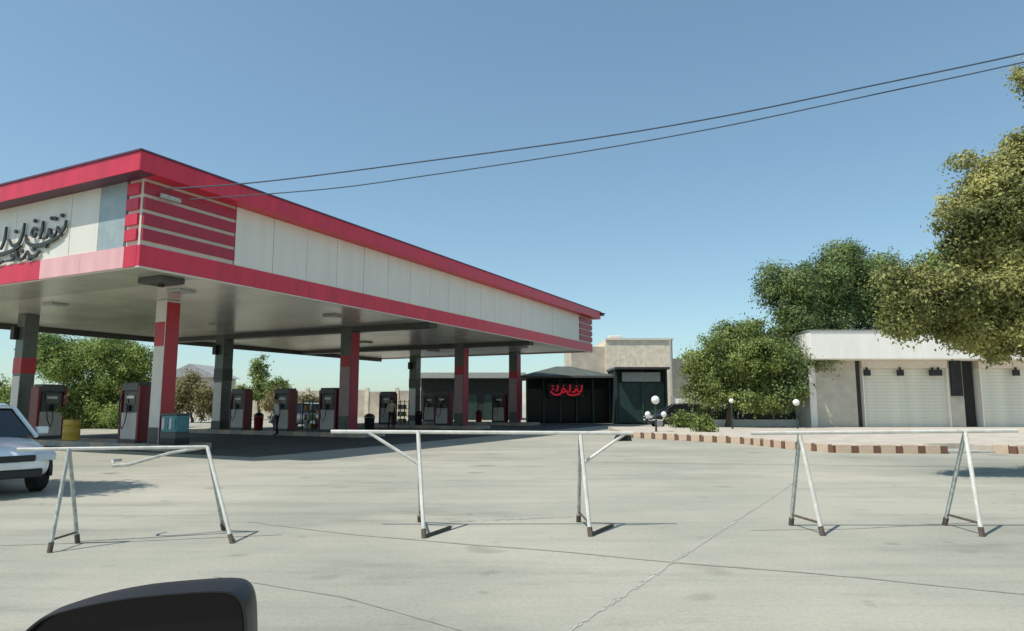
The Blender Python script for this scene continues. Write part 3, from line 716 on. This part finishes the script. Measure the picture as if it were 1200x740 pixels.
sb = MB().box(A(642, 455, 49.3).x, A(684, 455, 49.3).x, -.6, -.5, A(642, 466, 49.3).z, A(642, 450, 49.3).z).build('sign_board', M['dark_in'], pv_)
def stroke2(pts, wd, m, parent, y):
    mb = MB()
    mb.tube([(p, y, q) for p, q in pts], wd, 6); return mb.build('sign_stroke', m, parent)
sx0, sx1, sz0, sz1 = A(644, 455, 49.3).x, A(682, 455, 49.3).x, A(642, 464, 49.3).z, A(642, 451, 49.3).z
for pts in ([(0, .95), (.02, .45), (.10, .35), (.17, .62), (.22, .36), (.31, .34)], [(.06, .18), (.25, .05), (.42, .12), (.48, .5)], [(.36, 1.0), (.37, .6), (.40, .3)],
            [(.50, .42), (.57, .66), (.63, .45), (.56, .3), (.51, .42)], [(.60, .35), (.70, .12), (.85, .1), (.97, .4)], [(.74, .95), (.75, .6), (.80, .4)], [(.86, .62), (.93, .55)], [(.14, .85), (.19, .87)], [(.88, .85), (.93, .87)], [(.55, .88), (.58, .9)]):
    P = [Vector((sx1-(sx1-sx0)*q, sz0+(sz1-sz0)*r_, 0)) for q, r_ in pts]; Q = []
    for i in range(len(P)-1):
        p0, p1, p2, p3 = P[max(i-1, 0)], P[i], P[i+1], P[min(i+2, len(P)-1)]
        for j in range(6):
            e = j/6; q = .5*((2*p1)+(p2-p0)*e+(2*p0-5*p1+4*p2-p3)*e*e+(3*p1-p0-3*p2+p3)*e**3); Q.append((q.x, q.y))
    Q.append((P[-1].x, P[-1].y)); stroke2(Q, .06, M['neon'], sb, -.64)
kz = A(750, 433, 48).z
k_ = thing('kiosk', 'dark green fronted kiosk with pale sign band beside grey pole', 'kiosk', (0, 48, 0))
a, b = A(722, 470, 48).x, A(784, 470, 48).x
MB().box(a, b, .6, 4, 0, kz-.004).build('wall', M['dark_in'], k_)
MB().box(a-.1, b+.15, -.4, 4.1, kz, kz+.14).build('roof', M['col_dk'], k_)
MB().box(a+.5, b-.5, .3, .45, kz-.85, kz-.2).build('sign_band', M['grey_paint'], k_)
for x in (a, (a+b)/2, b-.15): MB().box(x, x+.15, .35, .59, 0, kz-.002).build('post', M['green_dk'], k_)
MB().box(a+.2, b-.2, .48, .58, .1, kz-.9).build('glass_pane', M['green_dk'], k_)
bb = thing('beige_building', 'plain beige stone building rising behind the kiosk', 'building', (0, 62, 0))
a, b = A(690, 470, 62).x, A(790, 470, 62).x; z = A(750, 399, 62).z
MB().box(a+1.6, b, 0, 10, 0, z).build('wall', M['brick_beige'], bb); MB().box(a-1.5, a+1.598, .4, 9, 0, z-.55).build('lower_wall', M['beige_wall'], bb); MB().box(a+2.4, a+3.6, 3, 4.5, z+.2, z+.75).build('roof_tank', M['cream'], bb, bevel=.08)
MB().box(a+1.6, b+.1, -.15, 10.1, z+.003, z+.18).build('parapet', M['cream'], bb)
MB().box(b, b+5, 1, 9, 0, z-1.6).build('side_wing', M['beige_wall'], bb)
c = A(788, 470, 46); pt = A(788, 398, 46).z
t = thing('grey_pole', 'tall grey steel pole right of the kiosk', 'pole', (c.x, c.y, 0)); MB().lathe([(.22, 0), (.22, .05), (.13, .1), (.11, pt*.6), (.09, pt)], 12).build('shaft', M['grey_paint'], t, smooth=True)
MB().box(-.16, .16, -.3, -.12, 1.0, 1.9).build('junction_box', M['grey_paint'], t)
c = A(800, 475, 45); t = thing('white_cabinet', 'white metal cabinet standing right of the grey pole', 'cabinet', (c.x, c.y, 0))
MB().box(-.4, .4, -.25, .25, .1, 1.75).build('body', M['white_ren'], t, bevel=.02); MB().box(-.42, .42, -.28, .28, 0, .1).build('plinth', M['conc_kerb'], t); MB().box(-.36, .36, -.262, -.25, .2, 1.65).build('door', M['white_ren'], t)
gs = thing('dark_shopfront', 'long low dark shopfront with pale roof edge behind the far columns', 'building', (0, 60, 0))
a, b = A(493, 470, 60).x, A(612, 470, 60).x; z = A(550, 437, 60).z
MB().box(a, b, 0, 7, 0, z-.5).build('wall', M['dark_in'], gs); MB().box(a-.3, b+.3, -.7, 7.3, z-.5, z).build('roof', M['grey_paint'], gs, bevel=.03)
for i in range(5):
    x = a+.8+i*(b-a-1)/5; MB().box(x, x+1.0, -.04, .02, .1, 2.2).build('door', M['green_dk'], gs)
bw = thing('boundary_wall', 'long beige boundary wall beyond the fuel station', 'wall', (0, 70, 0))
a, b = A(-60, 470, 70).x, A(500, 470, 70).x; n = 16
for i in range(n):
    x0 = a+(b-a)*i/n; x1 = a+(b-a)*(i+1)/n
    MB().box(x0+.2, x1-.2, -.1, .1, 0, 2.7+.1*math.sin(i*2.1)).build('wall_bay', M['beige_wall'], bw); MB().box(x0-.2, x0+.2, -.18, .18, 0, 3.0).build('pier', M['brick_beige'], bw)
hs = thing('distant_house', 'distant beige house with grey roof seen right of the red column', 'house', (A(222, 470, 85).x, 85, 0))
MB().box(-3.2, 3.2, 0, 6, 0, 4.6).build('wall', M['beige_wall'], hs)
MB().prism([(-3.7, 4.6), (3.7, 4.6), (0, 6.3)], -.5, 6.5, 'y').build('roof', M['roof'], hs)
MB().box(-1.6, -.6, -.03, .02, 2.2, 3.4).build('window', M['glass'], hs); MB().box(.8, 1.8, -.03, .02, 2.2, 3.4).build('window', M['glass'], hs)
# low hills on the horizon
rnd = random.Random(21); hl = MB(); N = 90
prof = []
for i in range(N+1):
    x = -700+1500*i/N; h = 9+6*math.sin(i*.31)+4*math.sin(i*.83+1)+rnd.uniform(-.8, .8); prof.append((x, max(3, h)))
for j, (dy, s) in enumerate(((0, 0), (60, .6), (140, 1), (260, .9), (420, 0))):
    for x, h in prof: hl.v.append((x, 430+dy+12*math.sin(x*.013+j), h*s+(-.3 if s == 0 else rnd.uniform(-.4, .4))))
for j in range(4):
    for i in range(N): q = j*(N+1)+i; hl.f.append((q, q+1, q+N+2, q+N+1))
M['hill'] = mat('dry_hill', (.42, .37, .29), .95, .2, .02)
struct(hl.build('hills', M['hill'], smooth=True))

# ------------------------------------------------------------------ cars
def make_car(label, paint, loc, rz, group='cars at the fuel station', hatch=False):
    t = thing('parked_car', label, 'car', loc, rz, group)
    L = 4.2
    # stations from tail (x=-2.1) to nose (x=2.1): x, half width, bottom, deck height
    S = [(-2.10, .66, .42, .78), (-2.02, .76, .30, .92), (-1.7, .82, .24, .97), (-1.1, .84, .22, .97), (0, .85, .22, .95), (.8, .84, .22, .94), (1.2, .83, .23, .90), (1.75, .79, .26, .80), (2.02, .70, .32, .70), (2.10, .56, .42, .60)]
    mb = MB(); n = 10
    for x, hw, zb_, zt_ in S:
        zm = zb_+(zt_-zb_)*.55
        ring = [(0, zb_), (hw*.85, zb_), (hw*.97, zb_+.06), (hw, zm), (hw*.97, zt_-.10), (hw*.86, zt_-.01), (0, zt_+.03)]
        pts = ring+[(-a, b) for a, b in reversed(ring[1:-1])]
        n = len(pts)
        for a, b in pts: mb.v.append((x, a, b))
    for i in range(len(S)-1):
        for j in range(n): j2 = (j+1) % n; mb.f.append((i*n+j, i*n+j2, (i+1)*n+j2, (i+1)*n+j))
    mb.f.append(tuple(range(n))); mb.f.append(tuple((len(S)-1)*n+j for j in range(n)))
    body = mb.build('body', paint, t, smooth=True, angle=60)
    sm = body.modifiers.new('s', 'SUBSURF'); sm.levels = 1; sm.render_levels = 2
    # cabin: glass volume with painted roof and pillars
    tail = -1.95 if hatch else -1.55; rt = -1.55 if hatch else -.95
    def cab(s, dz): return [(tail, .74*s, .93), (rt, .60*s, 1.40+dz), (-.2, .61*s, 1.46+dz), (.30, .59*s, 1.41+dz), (1.08, .74*s, .92)]
    g = MB(); A_ = cab(1, -.02)
    for sgn in (1, -1):
        for x, y, z in A_: g.v.append((x, y*sgn, z))
    k = len(A_); g.f = [tuple(range(k)), tuple(range(2*k-1, k-1, -1))]+[(i, k+i, k+i+1, i+1) for i in range(k-1)]
    g.build('windows', M['glass'], t)
    rf = MB(); top = [(rt-.03, .61, 1.395), (-.2, .625, 1.455), (.33, .60, 1.40)]
    for dz in (0, .035):
        for sgn in (1, -1):
            for x, y, z in top: rf.v.append((x, y*sgn*(1-.05*(dz > 0)), z+dz))
    rf.f = [(0, 1, 4, 3), (1, 2, 5, 4), (6, 9, 10, 7), (7, 10, 11, 8), (0, 6, 7, 1), (1, 7, 8, 2), (3, 4, 10, 9), (4, 5, 11, 10), (0, 3, 9, 6), (2, 8, 11, 5)]
    rf.build('roof', paint, t, smooth=True)
    for sgn in (1, -1):
        MB().tube([(.34, .60*sgn, 1.41), (1.12, .75*sgn, .92)], .035, 6).build('pillar', paint, t)
        MB().tube([(-.35, .625*sgn, 1.45), (-.42, .765*sgn, .93)], .03, 6).build('pillar', paint, t)
        MB().tube([(rt-.02, .61*sgn, 1.40), (tail-.05, .75*sgn, .93)], .05, 6).build('pillar', paint, t)
        for x in (-1.28, 1.32):
            wc = MB().lathe([(.10, -.10), (.28, -.105), (.31, -.07), (.31, .07), (.28, .105), (.10, .1)], 22, (0, 0), 'y').build('wheel', M['tyre'], t, smooth=True); wc.location = (x, sgn*.745, .31)
            MB().lathe([(.02, sgn*.108), (.17, sgn*.112), (.20, sgn*.105), (.20, sgn*.02)], 18, (0, 0), 'y').build('rim', M['rim'], wc, smooth=True)
            an = [(.38*math.cos(R(q)), .06+.36*math.sin(R(q))) for q in range(-14, 195, 13)]
            wa = MB().prism([(x+p_, .30+q_) for p_, q_ in an], sgn*.80, sgn*.853, 'y').build('wheel_arch', M['black'], t)
        h = MB().prism([(1.70, .60), (2.09, .56), (2.08, .675), (1.95, .72), (1.70, .745)], sgn*.47, sgn*.765, 'y').build('headlight', M['lamp'], t, bevel=.02)
        MB().box(-2.095, -1.9, min(sgn*.50, sgn*.785), max(sgn*.50, sgn*.785), .62, .86).build('tail_light', M['tail'], t, bevel=.02)
        m_ = MB().box(.80, .98, min(sgn*.80, sgn*.98), max(sgn*.80, sgn*.98), .95, 1.08).build('wing_mirror', paint, t, bevel=.03)
        for dx in (-.42, .62): MB().box(dx-.006, dx+.006, min(sgn*.83, sgn*.856), max(sgn*.83, sgn*.856), .36, .86).build('door_gap', M['joint'], t)
        MB().box(.05-.1, .05+.1, min(sgn*.84, sgn*.875), max(sgn*.84, sgn*.875), .78, .81).build('door_handle', paint, t)
    MB().box(2.03, 2.115, -.46, .46, .56, .66).build('grille', M['black'], t, bevel=.01)
    MB().box(1.98, 2.11, -.58, .58, .30, .44).build('lower_intake', M['black'], t, bevel=.02)
    MB().box(2.09, 2.125, -.26, .26, .45, .55).build('number_plate', M['plate'], t)
    MB().box(-2.125, -2.07, -.26, .26, .60, .71).build('number_plate', M['plate'], t)
    return t
h1 = math.atan2(-.62, .78)
cw = G(-3, 586); hd_ = Vector((math.cos(h1), math.sin(h1), 0))
make_car('white car with dark windscreen cropped by the left edge', M['car_white'], cw-hd_*2.1, h1)
make_car('silver car beyond the second pump island, seen between the columns', M['car_silver'], A(356, 497, 41).xy.to_3d(), UA+R(95))
make_car('dark car parked beside the shrub right of the grey pole', M['car_dark'], A(797, 494, 41).xy.to_3d(), R(176))

# ------------------------------------------------------------------ people
def person(label, loc, rz, shirt, lean=0.0):
    me = bpy.data.meshes.new('body'); bm = bmesh.new(); lay = bm.verts.layers.skin.verify()
    J = {'pel': (0, 0, .95, .135, .10), 'wai': (lean*.25, 0, 1.10, .125, .09), 'che': (lean*.6, 0, 1.32, .155, .11), 'nck': (lean*.9, 0, 1.49, .055, .055), 'hd0': (lean*1.0+.01, 0, 1.58, .075, .075), 'hd1': (lean*1.05+.01, 0, 1.70, .082, .085)}
    E = [('pel', 'wai'), ('wai', 'che'), ('che', 'nck'), ('nck', 'hd0'), ('hd0', 'hd1')]
    for s, q in ((1, 'l'), (-1, 'r')):
        J.update({'hip'+q: (0, s*.10, .88, .085, .085), 'kn'+q: (.03*s+.02, s*.12, .50, .058, .058), 'an'+q: (.06*s-.02, s*.13, .09, .042, .042), 'to'+q: (.06*s+.14, s*.15, .04, .035, .035),
                  'sh'+q: (lean*.75, s*.19, 1.41, .058, .058), 'el'+q: (lean*.8-.02, s*.27, 1.14, .042, .042), 'wr'+q: (lean+.12, s*.26, .92, .03, .03), 'ha'+q: (lean+.16, s*.25, .84, .028, .022)})
        E += [('pel', 'hip'+q), ('hip'+q, 'kn'+q), ('kn'+q, 'an'+q), ('an'+q, 'to'+q), ('che', 'sh'+q), ('sh'+q, 'el'+q), ('el'+q, 'wr'+q), ('wr'+q, 'ha'+q)]
        for f in range(4):
            J[f'f{f}'+q] = (lean+.18-.008*abs(f-1), s*.25+(f-1.5)*.018, .765+.006*abs(f-1), .008, .008); E.append(('ha'+q, f'f{f}'+q))
        J['th'+q] = (lean+.20, s*.22, .82, .009, .009); E.append(('ha'+q, 'th'+q))
    vs = {}
    for k, (x, y, z, r1, r2) in J.items():
        v = bm.verts.new((x, y, z)); v[lay].radius = (r1, r2); v[lay].use_root = (k == 'pel'); vs[k] = v
    for a_, b_ in E: bm.edges.new((vs[a_], vs[b_]))
    bm.to_mesh(me); bm.free()
    tmp = bpy.data.objects.new('tmp', me); col.objects.link(tmp); tmp.modifiers.new('k', 'SKIN'); ss = tmp.modifiers.new('s', 'SUBSURF'); ss.levels = 1
    bpy.context.view_layer.update(); dg = bpy.context.evaluated_depsgraph_get()
    bme = bpy.data.meshes.new_from_object(tmp.evaluated_get(dg)); bpy.data.objects.remove(tmp)
    bme.materials.clear()
    for m in (M['skin'], shirt, M['trouser'], M['hair']): bme.materials.append(m)
    for p_ in bme.polygons:
        c = p_.center; arm = abs(c.y) > .2
        p_.material_index = 0 if c.z > 1.47 or (abs(c.y) > .17 and c.z < .96 and c.z > .7 and c.x > lean*.5+.05) else 1 if c.z > .96 else 2 if c.z > .08 else 3
        p_.use_smooth = True
    t = thing('person', label, 'person', loc, rz, 'people at the pumps')
    put('body', bme, t)
    hx = lean*1.05+.01
    h = MB(); h.lathe([(.088*math.cos(R(a_)), 1.70+.10*math.sin(R(a_))) for a_ in range(-25, 90, 12)]+[(.003, 1.80)], 14, (hx-.018, 0)); h.build('hair', M['hair'], t, smooth=True, angle=80)
    f = MB(); f.prism([(hx+.085, 1.66), (hx+.115, 1.635), (hx+.085, 1.63)], -.012, .012, 'y'); f.build('nose', M['skin'], t)
    for s in (1, -1): MB().box(hx+.07, hx+.088, s*.032-.012, s*.032+.012, 1.672, 1.684).build('eye', M['hair'], t)
    MB().box(hx+.06, hx+.084, -.025, .025, 1.595, 1.602).build('mouth', M['tail'], t)
    return t
c = W(CU[1]-1.0, v_at(326, CU[1]-1.0)); person('person in white shirt and dark trousers leaning by a pump', (c.x, c.y, 0), UA+R(150), M['shirt_w'], .10)
c = W(CU[2]-1.2, v_at(459, CU[2]-1.2)); person('person in cream shirt and dark trousers near the thin dark column', (c.x, c.y, 0), R(-60), M['shirt_c'], .02)

# ------------------------------------------------------------------ barriers
def rod(p, q, r, m, parent, name, org, n=8): return MB().tube([Vector(p)-org, Vector(q)-org], r, n).build(name, m, parent, smooth=True)
def barrier(label, ends, legs, braces, r=.023, shoe=True, lower=True):
    o = (ends[0]+ends[1])/2; o.z = 0
    t = thing('road_barrier', label, 'barrier', o, 0, 'metal pipe barriers')
    rod(ends[0], ends[1], r, M['paint'], t, 'top_bar', o)
    for (apex, f1, f2, m1, m2) in legs:
        for ft, m in ((f1, m1), (f2, m2)):
            l = rod(apex, ft, r*1.05, m, t, 'leg', o)
            d = (Vector(ft)-Vector(apex)).normalized(); rod(Vector(ft)-d*.10, Vector(ft)+Vector((0, 0, .003)), r*1.35, M['rust'], l, 'foot', o)
        if lower:
            a = Vector(apex).lerp(Vector(f1), .88); b = Vector(apex).lerp(Vector(f2), .88); rod(a, b, r*.6, M['rust'], t, 'spreader', o)
    for (p, q) in braces: rod(p, q, r*.85, M['paint'], t, 'brace', o)
    return t
def up(p, z): q = Vector(p); q.z = z; return q
# middle barrier
f1, f2 = G(497, 631), G(492, 612); ap = A(490, 507, (f1.y+f2.y)/2); g1, g2 = G(692, 629), G(678, 612); aq = A(680, 508, (g1.y+g2.y)/2)
e0, e1 = A(388, 506, ap.y), A(742, 508, aq.y)
ap.z = e0.z-.0; 
b1 = ap.lerp((f1+f2)/2, .34); b2 = aq.lerp((g1+g2)/2, .33)
mbv = barrier('white pipe barrier with slanted braces in the middle of the forecourt', (e0, e1),
        [(ap, f1, f2, M['paint'], M['paint']), (aq, g1, g2, M['paint'], M['grey_paint'])],
        [(A(432, 507, ap.y), b1), (A(732, 509, aq.y), b2)])
o = Vector(mbv.location)
rod(f1+Vector((0, 0, .02)), G(528, 618, .02), .018, M['rust'], mbv, 'foot_bar', o); rod(g1+Vector((0, 0, .02)), G(718, 615, .02), .018, M['rust'], mbv, 'foot_bar', o)
# right barrier
f1, f2 = G(964, 628), G(927, 616); ap = A(937, 509, (f1.y+f2.y)/2); g1, g2 = G(1151, 629), G(1107, 616); aq = A(1131, 506, (g1.y+g2.y)/2)
e0, e1 = A(880, 508, ap.y), A(1192, 505, aq.y)
barrier('white pipe barrier on A-shaped legs in front of the shops', (e0, e1), [(ap, f1, f2, M['paint'], M['grey_paint']), (aq, g1, g2, M['paint'], M['grey_paint'])], [])
# left barrier, bent
f1, f2 = G(58, 648), G(91, 637); ap = A(81, 526, (f1.y+f2.y)/2); g1, g2 = G(272, 637), G(262, 622); aq = A(243, 524, (g1.y+g2.y)/2)
lb_ = barrier('bent pipe barrier with grey legs near the white car at left', (A(20, 527, ap.y), aq), [(ap, f1, f2, M['grey_paint'], M['grey_paint']), (aq, g1, g2, M['paint'], M['grey_paint'])], [], r=.019)
o = Vector(lb_.location)
MB().tube([aq-o, A(200, 531, aq.y)-o, A(150, 545, aq.y-.2)-o, A(133, 546, aq.y-.2)-o, A(132, 540, aq.y-.1)-o, A(142, 539, aq.y)-o], .018, 7).build('bent_brace', M['grey_paint'], lb_, smooth=True)

# ------------------------------------------------------------------ overhead cables
pole = thing('utility_pole', 'utility pole outside the right edge carrying the overhead cables', 'pole', (A(1420, 12, 12.2).x, 12.35, 0))
MB().lathe([(.17, 0), (.16, 3), (.12, 9.2)], 12).build('shaft', M['bark'], pole, smooth=True); MB().box(-.06, .06, -.6, .6, 8.2, 8.3).build('cross_arm', M['bark'], pole)
def cable(label, pts, Ya, Yb, end, rad):
    P = []
    for px, py in pts: 
        k = (px-190)/(1200-190); P.append(A(px, py, Ya+(Yb-Ya)*k))
    P.append(Vector(end)); Q = []
    for i in range(len(P)-1):          # Catmull-Rom through the surveyed points
        p0, p1, p2, p3 = P[max(i-1, 0)], P[i], P[i+1], P[min(i+2, len(P)-1)]
        for j in range(8):
            s = j/8; Q.append(.5*((2*p1)+(p2-p0)*s+(2*p0-5*p1+4*p2-p3)*s*s+(3*p1-p0-3*p2+p3)*s**3))
    Q.append(P[-1]); o = bpy.data.objects.new
    tag(MB().tube(Q, rad, 6).build('overhead_cable', M['wire'], None, smooth=True), label, 'cable', 'overhead cables')
cable('upper overhead cable sagging across the sky to the canopy', [(190, 222), (310, 213), (500, 189), (690, 163), (850, 136), (1020, 101), (1200, 63)], 16.4, 13.0, A(1420, 12, 12.2), .018)
cable('lower overhead cable sagging across the sky to the canopy', [(222, 234), (380, 222), (500, 206), (690, 177), (850, 148), (1020, 112), (1200, 73)], 16.9, 13.0, A(1420, 20, 12.2), .015)
t = thing('cable_bracket', 'small pale bracket holding the cables on the red louvres', 'bracket', W(.62, -.16, A(190, 224, 16.4).z), UA)
MB().box(-.28, .3, -.02, .03, -.06, .05).build('plate', M['grey_paint'], t); MB().tube([(-.05, -.02, 0), (-.05, .2, 0)], .02, 6).build('stub', M['grey_paint'], t)
t = thing('corner_camera', 'small dark camera on the far roof corner of the canopy', 'camera', W(LEN+OV, -OV, Z3-.1), UA)
MB().box(.02, .5, -.1, .1, -.1, .1).build('case', M['black'], t, bevel=.02); MB().tube([(0, 0, 0), (.9, 0, .12)], .04, 6).build('arm', M['black'], t)

# ------------------------------------------------------------------ the photographer's car: wing mirror at lower left
mY = .78
car = thing('own_car', "black car carrying the camera, its wing mirror at bottom left", 'car', (0, 0, 0))
outl = [(28, 745), (36, 732), (60, 715), (105, 702), (160, 692), (225, 686), (268, 684), (288, 688), (298, 703), (301, 735), (300, 790), (286, 815), (240, 825), (80, 820), (30, 800), (22, 765)]
outl = [(a_-9, b_+8) for a_, b_ in outl]; fr = []
for i in range(len(outl)):
    q = [A(*outl[(i+k) % len(outl)], mY) for k in (-1, 0, 1, 2)]
    for j in range(4):
        e = j/4; fr.append(.5*((2*q[1])+(q[2]-q[0])*e+(2*q[0]-5*q[1]+4*q[2]-q[3])*e*e+(3*q[1]-q[0]-3*q[2]+q[3])*e**3))
cen = sum(fr, Vector())/len(fr)
def ringmb(rings):
    mb = MB(); n = len(rings[0])
    for r_ in rings: mb.v += [tuple(p) for p in r_]
    for i in range(len(rings)-1):
        for j in range(n): j2 = (j+1) % n; mb.f.append((i*n+j, i*n+j2, (i+1)*n+j2, (i+1)*n+j))
    mb.f.append(tuple(range(n))); mb.f.append(tuple((len(rings)-1)*n+j for j in range(n))); return mb
back = Vector((-.12, 1, 0)).normalized()
def sc_(k, d): return [cen+(p-cen)*k+back*d for p in fr]
hs_ = ringmb([sc_(.93, .012), sc_(.955, .0), sc_(.985, .0), sc_(1, .012), sc_(1.0, .035), sc_(.93, .07), sc_(.75, .10), sc_(.4, .12)]).build('mirror_housing', M['black'], car, smooth=True, angle=50)
ringmb([sc_(.92, .010), sc_(.92, .014)]).build('mirror_glass', mat('mirror_tint', (.006, .006, .007), .12, .1, 2, spec=.25), hs_)
MB().tube([cen+Vector((.08, .03, -.05)), cen+Vector((.16, 0, -.16)), cen+Vector((.22, -.05, -.28))], [.035, .03, .045], 10).build('mirror_arm', M['black'], hs_, smooth=True)
dp = MB(); dq = [(-.42, .45), (-.20, .62), (.10, .82), (.45, 1.02)]
for x, y in dq:
    for zz, k in ((.35, .03), (.6, .06), (.88, .03), (.93, 0)): dp.v.append((x-.5*k, y+.86*k, zz))
for i in range(3):
    for j in range(3): dp.f.append((i*4+j, i*4+j+1, (i+1)*4+j+1, (i+1)*4+j))
d_ = dp.build('door_panel', M['car_dark'], car, smooth=True); sm = d_.modifiers.new('t', 'SOLIDIFY'); sm.thickness = .05
